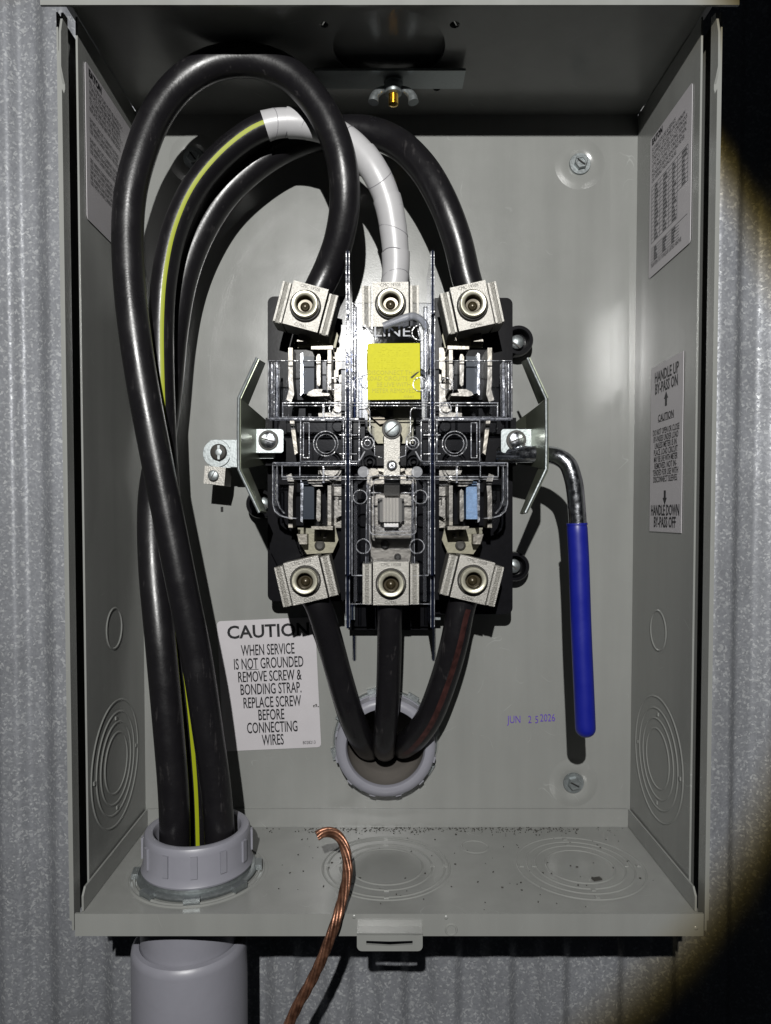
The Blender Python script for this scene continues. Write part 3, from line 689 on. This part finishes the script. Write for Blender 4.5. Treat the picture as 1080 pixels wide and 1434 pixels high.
# bus tongues between jaws and lugs; jaws
def jaw(right, low):
    fx = (lambda x: MX(x)) if right else (lambda x: x)
    fy = (lambda y: 1226 - y) if low else (lambda y: y)
    def P(name, pts, Yf, Yb, m, parent, b=.0004): return pxprism(name, [(fx(x), fy(y)) for x, y in pts], Yf, Yb, m, parent, b)
    j = P('jaw', [(461, 487), (479, 487), (479, 584), (446, 584), (446, 562), (461, 560)], -.0375, -.0355, NICKEL, sk)
    P('side_leaf', [(404, 487), (410, 487), (410, 530), (412, 552), (408, 563), (401, 560), (405, 545), (404, 530)], -.063, -.037, NICKEL, j, .0005)
    # jaw loop: outer C frame
    P('jaw_frame', [(436, 485), (466, 484), (466, 489), (436, 489)], -.068, -.045, NICKEL, j, .0006)
    P('jaw_frame', [(459, 490), (464, 490), (464, 546), (459, 546)], -.067, -.038, NICKEL, j, .0006)
    P('jaw_frame', [(432, 549), (440, 545), (452, 545), (450, 550), (462, 551), (461, 554), (436, 555), (430, 553)], -.064, -.042, NICKEL, j, .0006)
    P('contact_spring', [(443, 500), (445, 496), (448, 496), (449, 500), (449, 538), (447, 541), (444, 539)], -.066, -.040, NICKEL, j, .0009)
    bl = P('contact_block', [(425, 499), (440, 499), (440, 548), (436, 552), (425, 551)], -.0615, -.039, (LBLUE if (right and low) else SLATE), j, .0005)
    P('jaw_body', [(412, 490), (459, 490), (459, 560), (412, 560)], -.044, -.0305, BLACKP, j, .0005)
    P('spring_clip', [(421, 496), (424, 494), (425, 550), (421, 554)], -.0675, -.05, STEEL, j, .0003)
    P('contact_block', [(451, 492), (457, 492), (457, 546), (451, 546)], -.050, -.039, BLACKP, j, .0003)
    P('bus_tongue', [(417, 487), (470, 487), (474, 470), (466, 452), (430, 450), (418, 468)], -.0445, -.0405, OLIVE, j, .0005)
    P('bus_tongue', [(416, 478), (430, 478), (430, 464), (420, 464)], -.056, -.0446, NICKEL, j, .0005)
    bm = bmesh.new()
    cs = V(fx(448), fy(462), -.0446); add_lathe(bm, [(0, .0012), (.0022, .0014), (.0036, .0006), (.0038, 0)], cs, 'Y', 20); fin('rivet', bm, COLLAR, j, smooth=True)
    for (x, y, r, h) in ((446, 477, 2.5, .008), (455, 475, 2, .009)):
        P('strand_end', [(x-r, y-r), (x+r, y-r), (x+r, y+r), (x-r, y+r)], -.045-h*.9, -.045, NICKEL, j, .0006)
    P('wiper', [(470, 500), (480, 505), (480, 515), (474, 518), (474, 530), (470, 530)], -.046, -.038, NICKEL, j, .0004)
    return j
for r_ in (False, True):
    for lw_ in (False, True): jaw(r_, lw_)
# slanted nickel leaves beside the bracket screws
for f in (lambda x: x, MX):
    pxprism('leaf_spring', [(f(406), 588), (f(412), 588), (f(417), 634), (f(413), 637), (f(409), 610)], -.060, -.047, NICKEL, sk, b=.0004)
# neutral bus, bonding strap
nb = pxprism('neutral_bus', [(515, 475), (579, 475), (579, 621), (529, 621), (515, 602)], -.0455, -.042, OLIVE, sk, b=.0005)
pxprism('neutral_bus', [(514, 656), (580, 656), (578, 740), (574, 790), (520, 790), (516, 740)], -.0445, -.041, NICKEL, sk, b=.0006)
for x in (519, 567): pxprism('neutral_bus', [(x, 656), (x+10, 656), (x+12, 664), (x+2, 668)], -.052, -.0446, NICKEL, sk, b=.0005)
pxprism('index_tab', [(512, 572), (524, 571), (538, 584), (541, 592), (532, 594), (516, 580)], -.050, -.047, BRONZE, sk, b=.0006)
pxprism('index_tab', rect(541, 573, 551, 585), -.0475, -.0456, BRONZE, sk, b=.0005)
pxprism('index_window', rect(543.5, 575.5, 548.5, 582.5), -.0480, -.0474, HOLE, sk)
bm = bmesh.new()
prof = [(-.0620, 597), (-.0620, 677), (-.0600, 683), (-.0560, 688), (-.0545, 694)]
wd2 = .0053; cx = V(549, 640, -.062).x; rows_ = []
for Y, y in prof:
    z = V(549, y, Y).z; rows_.append([bm.verts.new((cx+sx*wd2, Y+dy, z)) for sx, dy in ((-1, 0), (1, 0), (1, .0014), (-1, .0014))])
for A, B in zip(rows_, rows_[1:]):
    for i in range(4): bm.faces.new((A[i], A[(i+1) % 4], B[(i+1) % 4], B[i]))
bm.faces.new(rows_[0]); bm.faces.new(rows_[-1][::-1]); bev(bm, .0003, 1)
strap = fin('bonding_strap', bm, LUG, sk, smooth=True); strap['label'] = 'flat nickel bonding strap down the middle'
def round_screw(x, y, Y, r, parent, m=ZINC, slot=R(40), collar=True, cross=False):
    c = V(x, y, Y); rr = L(r, Y)
    if collar: lathe('washer', [(0, .0008), (rr*.96, .0008), (rr, .0004), (rr, 0)], c, COLLAR, parent, n=36)
    s_ = lathe('screw', [(0, .0032), (rr*.55, .0032), (rr*.74, .0027), (rr*.78, .0020), (rr*.78, .0004)], c, m, parent, n=36)
    for k_ in ((0, 90) if cross else (0,)):
        box('slot', (0, 0, 0), (rr*1.42 if not cross else rr*.8, .0006, rr*.13 if not cross else rr*.2), COLLAR, parent, M=Matrix.Translation(c + Vector((0, -.0031, 0))) @ Matrix.Rotation(-slot + R(k_), 4, 'Y'))
    return s_
round_screw(549, 601, -.0622, 14, strap)
round_screw(549, 652, -.0622, 7.5, strap, m=STEEL, cross=True)
# ribbed clip under the strap
bm = bmesh.new(); a, b_ = V(532, 697, -.056), V(563, 731, -.056); nn = 7
pts = []
for i in range(nn*2+1): pts.append(Vector((a.x + (b_.x-a.x)*i/(nn*2), -.056 + (.0009 if i % 2 else -.0003) + (.0025 if i in (0, nn*2) else 0), a.z)))
pts += [Vector((b_.x, -.043, a.z)), Vector((a.x, -.043, a.z))]
add_prism(bm, pts, Vector((0, 0, b_.z-a.z))); bev(bm, .0002, 1); fin('ribbed_clip', bm, BRUSH, sk, smooth=True)
pxprism('ribbed_clip', rect(529, 698, 534, 729), -.052, -.044, COLLAR, sk, b=.0004)
pxprism('ribbed_clip', rect(561, 698, 566, 729), -.052, -.044, COLLAR, sk, b=.0004)
pxprism('ribbed_clip', rect(538, 731, 558, 738), -.053, -.044, BRUSH, sk, b=.0005)
round_screw(539.5, 763, -.0450, 6.5, sk, m=COLLAR)
round_screw(557, 780, -.0450, 5, sk, m=COLLAR)

# ------------------------------------------------------------------ arcing horns / bracket plates with their screws
def horn(s):
    f = (lambda x: x) if s < 0 else (lambda x: 1099 - x)
    def sheet(name, quad, m, parent, th=.0016):
        bm = bmesh.new(); q = [V(f(x), y, Y) for x, y, Y in quad]
        n = (q[1]-q[0]).cross(q[3]-q[0]).normalized(); 
        add_prism(bm, q, n*th); bev(bm, .0003, 1); return fin(name, bm, m, parent, smooth=True)
    web = sheet('bracket', [(334, 558, -.096), (334, 657, -.096), (372, 650, -.034), (374, 592, -.034)], ZINCG, sk)
    web['label'] = ('left' if s < 0 else 'right') + ' zinc bracket plate with bent arms'
    sheet('bracket_arm', [(360, 502, -.096), (334, 558, -.096), (345, 566, -.078), (369, 507, -.078)], ZINCG, web)
    sheet('bracket_arm', [(334, 657, -.096), (363, 717, -.096), (371, 719, -.078), (343, 651, -.078)], ZINCG, web)
    # front bright edge strips of the bent sheet
    bm = bmesh.new(); add_tube(bm, [V(f(x), y, -.0968) for x, y in ((360, 501), (334, 558), (333.5, 608), (334, 657), (363, 718))], .0009, 8)
    fin('rolled_edge', bm, ZINC, web, smooth=True)
    sheet('gusset', [(338, 564, -.070), (376, 592, -.040), (376, 600, -.040), (338, 600, -.070)], ZINCG, web, .0012)
    pl = pxprism('mounting_plate', rrect(min(f(334), f(397)), 601, max(f(334), f(397)), 634, 4), -.0640, -.0620, ZINC, web, b=.0005)
    round_screw(f(376), 616.5, -.0642, 14, web, m=STEEL, slot=R(-15) if s < 0 else R(20))
    pxprism('mounting_plate', rrect(min(f(350), f(385)), 634, max(f(350), f(385)), 642, 3), -.055, -.051, ZINC, web, b=.0004)
horn(-1); horn(1)

# ------------------------------------------------------------------ small grounding lug on the left
gl = thing('grounding_lug', 'small zinc grounding lug with two screws left of the socket', 'lug', V(307, 670, -.004))
pxprism('lug_strap', rrect(293, 616, 336, 655, 4), -.036, -.034, ZINC, gl, b=.0005)
pxprism('lug_strap', rrect(322, 618, 352, 654, 3), -.039, -.0362, ZINC, gl, b=.0005)
lathe('washer', [(0, .001), (L(19, -.037), .001), (L(19.5, -.037), .0003), (L(19.5, -.037), 0)], V(304, 635, -.0363), ZINC, gl, n=32)
lathe('screw', [(0, .0035), (.003, .0034), (.0052, .0024), (.0060, .0006)], V(306.5, 633.5, -.0372), COLLAR, gl, n=32)
box('slot', (0, 0, 0), (.0016, .0012, .0100), ZINC, gl, M=Matrix.Translation(V(306.5, 633.5, -.0405)))
lathe('screw_centre', [(0, .0012), (.0022, .0009), (.0030, 0)], V(306.5, 633.5, -.0402), ZINC, gl, n=20)
pxprism('lug_body', [(287, 652), (316, 655), (314, 680), (285, 677)], -.0400, -.018, LUG, gl, b=.0006)
round_screw(299.5, 666, -.0401, 9.5, gl, collar=False, slot=R(60))

# ================================================================== CLEAR SAFETY COVER (lifts off as one piece)
cv = thing('clear_cover', 'clear plastic safety cover over the socket, bearing a yellow label', 'cover', V(547, 880, -.06))
def wire(pts, Y, wpx=1.6, m=EDGE, closed=True, dep=.0025, name='edge_glint_strip', parent=None):
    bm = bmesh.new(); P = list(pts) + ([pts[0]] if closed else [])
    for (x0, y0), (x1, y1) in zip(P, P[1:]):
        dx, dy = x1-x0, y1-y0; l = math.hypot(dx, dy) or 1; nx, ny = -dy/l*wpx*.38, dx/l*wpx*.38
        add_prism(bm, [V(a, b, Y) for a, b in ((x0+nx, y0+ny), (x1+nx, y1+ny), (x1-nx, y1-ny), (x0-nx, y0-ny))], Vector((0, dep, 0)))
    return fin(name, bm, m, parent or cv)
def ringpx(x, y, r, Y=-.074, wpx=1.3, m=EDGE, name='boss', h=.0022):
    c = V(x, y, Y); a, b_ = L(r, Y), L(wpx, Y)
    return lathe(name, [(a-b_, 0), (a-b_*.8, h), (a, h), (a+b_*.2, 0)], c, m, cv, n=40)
def shell(pts, Y, m=CLEAR, th=.0014, name='shield', b=0): 
    return pxprism(name, pts, Y, Y+th, m, cv, b=b, smooth=False)
CYV = -.072
shell(rrect(491, 424, 604, 562, 5, corners=(1, 1, 0, 0)), CYV)
shell(rect(491, 672, 604, 846), -.070)
for f, g in ((lambda x: x, 0), (MX, 1)):
    def Rr(x0, y0, x1, y1): return rect(min(f(x0), f(x1)), y0, max(f(x0), f(x1)), y1)
    shell(Rr(376, 505, 484, 584), -.0705)
    shell(Rr(421, 588, 503, 646), -.0760)
    shell([(f(x), y) for x, y in ((382, 648), (484, 648), (484, 726), (404, 726), (391, 722), (384, 712))], -.0725)
    # fins: vertical barriers standing towards the viewer
    for (y0, y1, Yf, Yb, wd3) in ((350, 440, -.092, -.040, 5), (440, 806, -.088, -.040, 7), (806, 880, -.080, -.040, 6)):
        x = f(487); bm = bmesh.new(); a = V(x, y0, Yf); b2 = V(x, y1, Yf); wv = L(wd3, Yf)
        add_box(bm, (a.x, (Yf+Yb)/2, (a.z+b2.z)/2), (wv*.55, Yb-Yf, a.z-b2.z-.0002)); bev(bm, .0005, 1)
        fin('barrier_fin', bm, FIN, cv, smooth=True)
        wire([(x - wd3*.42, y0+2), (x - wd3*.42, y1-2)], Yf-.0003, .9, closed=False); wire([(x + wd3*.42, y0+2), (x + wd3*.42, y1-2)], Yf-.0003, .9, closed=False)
    # long outlines
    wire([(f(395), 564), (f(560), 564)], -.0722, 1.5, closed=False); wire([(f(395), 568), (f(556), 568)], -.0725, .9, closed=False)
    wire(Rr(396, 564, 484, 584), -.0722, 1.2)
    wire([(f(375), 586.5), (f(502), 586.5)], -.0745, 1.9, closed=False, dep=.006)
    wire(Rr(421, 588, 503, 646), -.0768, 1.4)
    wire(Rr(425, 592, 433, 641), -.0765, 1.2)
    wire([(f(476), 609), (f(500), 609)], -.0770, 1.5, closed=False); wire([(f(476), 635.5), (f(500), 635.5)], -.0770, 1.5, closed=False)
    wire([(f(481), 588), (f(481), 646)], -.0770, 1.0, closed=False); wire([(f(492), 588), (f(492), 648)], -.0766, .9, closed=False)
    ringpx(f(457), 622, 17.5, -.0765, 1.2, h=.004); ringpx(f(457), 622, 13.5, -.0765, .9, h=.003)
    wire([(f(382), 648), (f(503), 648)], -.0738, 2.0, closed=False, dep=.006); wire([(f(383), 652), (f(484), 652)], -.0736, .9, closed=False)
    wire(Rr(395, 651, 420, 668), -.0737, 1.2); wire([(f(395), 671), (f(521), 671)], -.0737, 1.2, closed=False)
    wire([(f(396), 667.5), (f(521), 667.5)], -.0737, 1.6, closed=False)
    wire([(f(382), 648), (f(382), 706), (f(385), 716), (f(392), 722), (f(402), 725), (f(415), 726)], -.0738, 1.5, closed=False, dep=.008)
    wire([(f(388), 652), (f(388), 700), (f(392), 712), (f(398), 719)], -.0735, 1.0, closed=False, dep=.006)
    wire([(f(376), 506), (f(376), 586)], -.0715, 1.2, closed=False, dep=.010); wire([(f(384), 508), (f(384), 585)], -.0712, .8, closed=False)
    wire([(f(388), 507), (f(387), 583)], -.0600, 4.0, closed=False, dep=.010)  # side reflection drawn as a pale painted strip; no edge stands here
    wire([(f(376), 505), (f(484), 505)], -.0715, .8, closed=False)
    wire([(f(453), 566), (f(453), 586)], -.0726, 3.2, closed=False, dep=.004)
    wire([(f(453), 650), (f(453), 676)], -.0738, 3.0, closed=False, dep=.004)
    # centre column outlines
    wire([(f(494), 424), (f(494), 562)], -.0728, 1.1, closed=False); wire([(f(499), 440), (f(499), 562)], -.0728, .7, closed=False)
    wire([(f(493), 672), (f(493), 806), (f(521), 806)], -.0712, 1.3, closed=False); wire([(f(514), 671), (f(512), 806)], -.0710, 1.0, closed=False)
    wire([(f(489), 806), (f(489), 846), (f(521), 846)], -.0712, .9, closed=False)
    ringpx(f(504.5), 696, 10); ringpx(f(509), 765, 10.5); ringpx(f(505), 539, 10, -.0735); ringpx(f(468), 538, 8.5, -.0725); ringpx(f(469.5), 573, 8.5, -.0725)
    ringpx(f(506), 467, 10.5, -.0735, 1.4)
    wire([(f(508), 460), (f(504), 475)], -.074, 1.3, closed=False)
    lathe('gate_mark', [(0, .0008), (L(7.5, -.073), .0008), (L(8, -.073), 0)], V(f(509), 661, -.0738), FROST, cv, n=28)
    ringpx(f(515), 621, 9, -.0745, 1.6, h=.003); ringpx(f(515), 621, 4.5, -.0745, 1.2, h=.004)
    shell([(f(x), y) for x, y in ((502, 572), (515, 570), (522, 574), (524, 618), (526, 640), (520, 644), (512, 648), (500, 648))], -.0735)
    wire([(f(x), y) for x, y in ((502, 572), (515, 571), (518, 575), (518, 606), (524, 613), (525, 638), (535, 641))], -.0742, 1.3, closed=False, dep=.006)
    wire([(f(x), y) for x, y in ((511, 632), (505, 643), (498, 649))], -.0742, 2.4, closed=False, dep=.006, m=FROST)
for f in (lambda x: x, MX):  # clear tubes added to catch highlight lines along the cover
    for x, y0, y1, Y, r in ((497, 430, 558, -.0722, 3.0), (381, 508, 582, -.0700, 3.4), (387, 656, 708, -.0715, 3.0), (498, 676, 842, -.0700, 2.4), (515, 676, 800, -.0695, 2.0)):
        tube('added_highlight_rib', [V(f(x), y0, Y), V(f(x), (y0+y1)/2, Y), V(f(x), y1, Y)], L(r, Y), RIB, cv, n=14)
    for x0, x1, y, Y, r in ((378, 480, 586.5, -.0735, 2.6), (386, 500, 649.5, -.0735, 2.4)):
        tube('added_highlight_rib', [V(f(x0), y, Y), V(f((x0+x1)/2), y, Y), V(f(x1), y, Y)], L(r, Y), RIB, cv, n=14)
# rounded window frame round the ribbed clip
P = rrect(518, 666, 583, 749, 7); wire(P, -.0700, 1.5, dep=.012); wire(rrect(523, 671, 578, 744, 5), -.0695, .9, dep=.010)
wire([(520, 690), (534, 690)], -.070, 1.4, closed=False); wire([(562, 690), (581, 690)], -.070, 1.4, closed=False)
shell(rect(519, 736, 582, 749), -.0685)
# small vertical ribs below the embossed word
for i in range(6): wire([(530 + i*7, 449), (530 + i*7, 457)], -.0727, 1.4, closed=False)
em = frame_mat(V(549, 465, -.0736), (1, 0, 0), (0, 0, 1))
text('embossed_lettering', 'LINE', em, .0095, FROST, cv, 1.3, ext=.0004)
# grey melted smear of sealant over the upper middle terminal
P = catmull([V(537, 457, -.080), V(552, 451, -.081), V(568, 445, -.082), V(580, 443, -.081), V(592, 450, -.079), V(597, 460, -.077)], 5)
tube('cover_hook', P, .0024, FROST, cv, n=14)
# yellow label
yl = pxprism('yellow_label', [(514.5, 481), (588, 480.5), (589, 559), (515, 560)], -.0746, -.0736, YEL, cv, b=.0002)
ym = frame_mat(V(551.5, 520, -.07465), (1, 0, 0), (0, 0, 1))
def yk(p): return -L(p, -.0747)
for t, p in (('CAUTION', -31), ('THIS DEVICE', -23.5), ('SUPPLIED WITH', -15), ('NEUTRAL IS A', -6.5), ('DISCONNECT THAT', 2), ('LOAD CIRCUITS MAY', 10), ('BE LIVE WITH', 18.5), ('METER REMOVED', 27)):
    text('embossed_lettering', t, ym @ Matrix.Translation((0, yk(p), 0)), .0040, YELI if p > -2 else YEL, yl, .92, ext=.00012)
text('embossed_lettering', '3005667', ym @ Matrix.Translation((.0098, yk(35), 0)), .0020, YELI, yl, 1, ext=.0001)
bm = bmesh.new(); add_prism(bm, [V(x, y, -.0749) for x, y in ((575, 528), (584, 521), (588, 520), (577, 530))], Vector((0, .0002, 0))); fin('scratch', bm, SOIL, yl)

# ================================================================== BYPASS HANDLE
hd = thing('bypass_handle', 'bent steel bypass lever with a long blue vinyl grip, right of the socket', 'handle', V(820, 1030, -.08))
P = catmull([V(700, 637, -.055), V(735, 636, -.066), V(766, 636.5, -.073), V(782, 640, -.078), V(795, 650, -.0805), V(802, 668, -.0815), V(806, 690, -.0815), V(810, 742, -.0815)], 8)
tube('rod', P, L(12.3, -.08), STEEL, hd, n=28)
Pg = catmull([V(808, 733, -.0815), V(811, 790, -.0815), V(814, 880, -.0815), V(817.5, 960, -.0815), V(820, 1020, -.0815)], 8)
bm = bmesh.new(); rg = L(14.2, -.0815)
fr = frames(Pg); e = Pg[-1]; t = fr[-1][0]
extra = [e + t*(rg*.9*math.sin(R(a))) for a in (20, 40, 60, 75, 86)]
Pa = Pg + extra; nP = len(Pa)-1
def rfn(u):
    i = round(u*nP)
    if i == 0: return rg*.92
    if i < len(Pg): return rg
    return rg*math.cos(R((20, 40, 60, 75, 86)[i-len(Pg)]))
add_tube(bm, Pa, rg, 32, rf=rfn); fin('grip', bm, BLUE, hd, smooth=True, ang=60)
tube('grip_hem', [V(808, 732.6, -.0815), V(808.1, 735.5, -.0815)], rg*1.02, BLUE, hd, n=32)

# ================================================================== CABLES
def cable(name, label, pts, r, group, start=0, stripe=None, tape=None, strip=None, tb=V):
    P = catmull([tb(*p) for p in pts], 7)
    c = thing(name, label, 'cable', P[-1], group); fr = frames(P)
    tube('insulation', P, r, CABLE, c, n=30, fr=fr)
    if stripe:
        m, a, width, f0, f1, tw = stripe; i0, i1 = int(f0*len(P)), int(f1*len(P)); bm = bmesh.new()
        add_tube(bm, P[i0:i1], r*1.012, 4, caps=False, a0=a-width/2, a1=a+width/2, fr=fr[i0:i1], tw=tw); fin('stripe', bm, m, c, smooth=True, ang=80)
    if tape:
        f0, f1 = tape; i0, i1 = int(f0*len(P)), int(f1*len(P)); seg = max(3, (i1-i0)//10); k_ = i0; j = 0
        while k_ < i1:
            e_ = min(i1, k_ + seg + 1)
            if e_ - k_ > 1:
                rr0 = r*1.04 + (.00025 if j % 2 else 0); bm = bmesh.new()
                add_tube(bm, P[k_:e_+1], rr0, 30, fr=fr[k_:e_+1], rf=lambda u, q=rr0: q*(1.0 + .055*u)); fin('tape_wrap', bm, TAPE, c, smooth=True, ang=60)
            if k_ > i0:
                t_, n1, n2 = fr[k_]; q = r*1.075; sl = .0045
                ring = [P[k_] + n1*(q*math.cos(a)) + n2*(q*math.sin(a)) + t_*(sl*math.sin(a + j)) for a in [2*math.pi*z/40 for z in range(41)]]
                tube('tape_edge_shade', ring, .00022, SEAM_SHADE, c, n=6)  # thin grey ring painted in as the shadow along each tape edge
            k_ += seg; j += 1
    if strip:
        a_, b_ = strip; n0 = (fr[2][0]); 
    return c, P, fr
RC = .0099
A = [(436, 425, -.060), (449, 400, -.060), (462, 372, -.062), (475, 335, -.068), (483, 285, -.075), (480, 235, -.079), (467, 188, -.080), (444, 145, -.080), (410, 108, -.080), (372, 89, -.080), (332, 84, -.080), (288, 94, -.080), (248, 122, -.081), (217, 165, -.083), (197, 215, -.085), (184, 265, -.086), (179, 320, -.086), (181, 390, -.087), (188, 460, -.088), (200, 540, -.088), (217, 630, -.088), (237, 730, -.088), (257, 830, -.088), (277, 930, -.086), (292, 1030, -.082), (303, 1110, -.079), (308, 1180, -.077), (308, 1290, -.076), (300, 1500, -.076)]
cable('service_cable', 'thick black cable making the outermost loop from the upper left terminal to the floor conduit', A, RC, 'black service cables')
B = [(547, 420, -.060), (554, 385, -.060), (553, 340, -.062), (544, 285, -.064), (525, 240, -.066), (496, 205, -.064), (460, 183, -.062), (420, 173, -.060), (382, 174, -.060), (345, 190, -.060), (303, 225, -.060), (268, 270, -.060), (244, 325, -.061), (231, 385, -.062), (226, 445, -.062), (226, 520, -.062), (230, 620, -.060), (238, 740, -.058), (248, 860, -.057), (262, 970, -.054), (271, 1060, -.052), (276, 1140, -.052), (279, 1290, -.054), (280, 1500, -.057)]
cable('service_cable', 'black cable with yellow stripe and white tape, running to the upper middle terminal', B, .0084, 'black service cables',
      stripe=(YSTR, -12, 17, .345, .985, lambda u: -10*math.sin(u*3.1)), tape=(.012, .362))
Cc = [(662, 420, -.060), (652, 385, -.060), (640, 335, -.062), (619, 280, -.062), (590, 232, -.056), (552, 198, -.046), (505, 183, -.040), (455, 188, -.036), (403, 204, -.034), (355, 234, -.034), (312, 276, -.034), (279, 330, -.035), (257, 390, -.036), (244, 460, -.037), (236, 540, -.039), (225, 625, -.045), (214, 700, -.054), (215, 790, -.066), (225, 900, -.076), (236, 1020, -.080), (243, 1110, -.080), (245, 1180, -.080), (245, 1290, -.080), (246, 1500, -.080)]
cable('service_cable', 'black cable passing behind the others to the upper right terminal, leftmost inside the floor conduit', Cc, RC, 'black service cables')
RL = .0100
D1 = [(436, 830, -.060), (447, 850, -.058), (460, 890, -.052), (475, 945, -.044), (490, 995, -.036), (503, 1028, -.022), (513, 1045, .002), (518, 1052, .04)]
D2 = [(547, 832, -.060), (546, 860, -.058), (545, 920, -.050), (543, 980, -.042), (540, 1020, -.034), (538, 1042, -.020), (539, 1050, .002), (540, 1052, .04)]
D3 = [(653, 830, -.060), (645, 855, -.058), (636, 900, -.054), (622, 950, -.046), (603, 1000, -.038), (583, 1030, -.026), (569, 1042, -.006), (564, 1048, .04)]
for pts, lb, rr, st in ((D1, 'black cable leaning from the lower left terminal into the rear conduit', .0092, None), (D2, 'black cable hanging straight from the lower middle terminal into the rear conduit', .0085, None),
                (D3, 'black cable with faint red stripe from the lower right terminal into the rear conduit', .0096, (RSTR, -14, 24, .10, .86, lambda u: -10 + 24*u))):
    c, P, fr = cable('load_cable', lb, pts, rr, 'black load cables', stripe=st)
    bm = bmesh.new(); add_lathe(bm, [(rr*.72, .004), (rr*.78, 0), (rr*.78, -.004)], P[9] - fr[9][0]*.0035, tuple(-fr[9][0]), 24); fin('bare_strands', bm, COPPER if False else NICKEL, c, smooth=True)

# ------------------------------------------------------------------ bare copper ground wire: twisted strands
gp = [(444, 1170.5, -.094), (452, 1166.5, -.093), (463, 1165.5, -.094), (474, 1171, -.097), (482, 1184, -.101), (486, 1202, -.106), (486.5, 1225, -.112), (481, 1253, -.121), (473, 1283, -.1305), (463, 1312, -.1335), (450, 1345, -.134), (434, 1378, -.133), (417, 1408, -.132), (403, 1440, -.131), (394, 1475, -.130)]
P = catmull([V(*p) for p in gp], 12)
gw = thing('copper_ground_wire', 'bare twisted copper ground wire hooked over the front lip', 'wire', P[-1]); fr = frames(P)
ln_ = [0]
for i in range(1, len(P)): ln_.append(ln_[-1] + (P[i]-P[i-1]).length)
rs, ro = .00120, .00205
tube('core_strand', P, .0010, COPPER, gw, n=8, fr=fr)
for s in range(6):
    Q = []
    for i, p in enumerate(P):
        a = s*math.pi/3 - ln_[i]/.066*2*math.pi; _, n1, n2 = fr[i]
        Q.append(p + n1*(ro*math.cos(a)) + n2*(ro*math.sin(a)))
    tube('strand', Q, rs, COPPER, gw, n=10)

# ------------------------------------------------------------------ grit lying on the box floor
bm = bmesh.new()
for i in range(640):
    if i < 540: x = random.uniform(-.06, .15) if random.random() < .8 else random.uniform(-.15, .185); y = -.0035 - abs(random.gauss(0, .005)); s_ = random.uniform(.0002, .0007)
    else: x = random.uniform(-.07, .18); y = random.uniform(-.118, -.004); s_ = random.uniform(.0003, .0009)
    M = Matrix.Translation((x, y, ZF + s_*.35)) @ Matrix.Rotation(random.uniform(0, 3), 4, 'Z')
    add_box(bm, (0, 0, 0), (s_*random.uniform(.8, 2), s_, s_*.7), M)
add_box(bm, (0, 0, 0), (.006, .0035, .0008), Matrix.Translation(floor_pt(836, 1232) + Vector((0, 0, .0006))) @ Matrix.Rotation(.3, 4, 'Z'))
g = fin('grit', bm, SOIL, None); g['kind'] = 'stuff'; g['label'] = 'dark grit and metal crumbs scattered on the box floor'; g['category'] = 'debris'
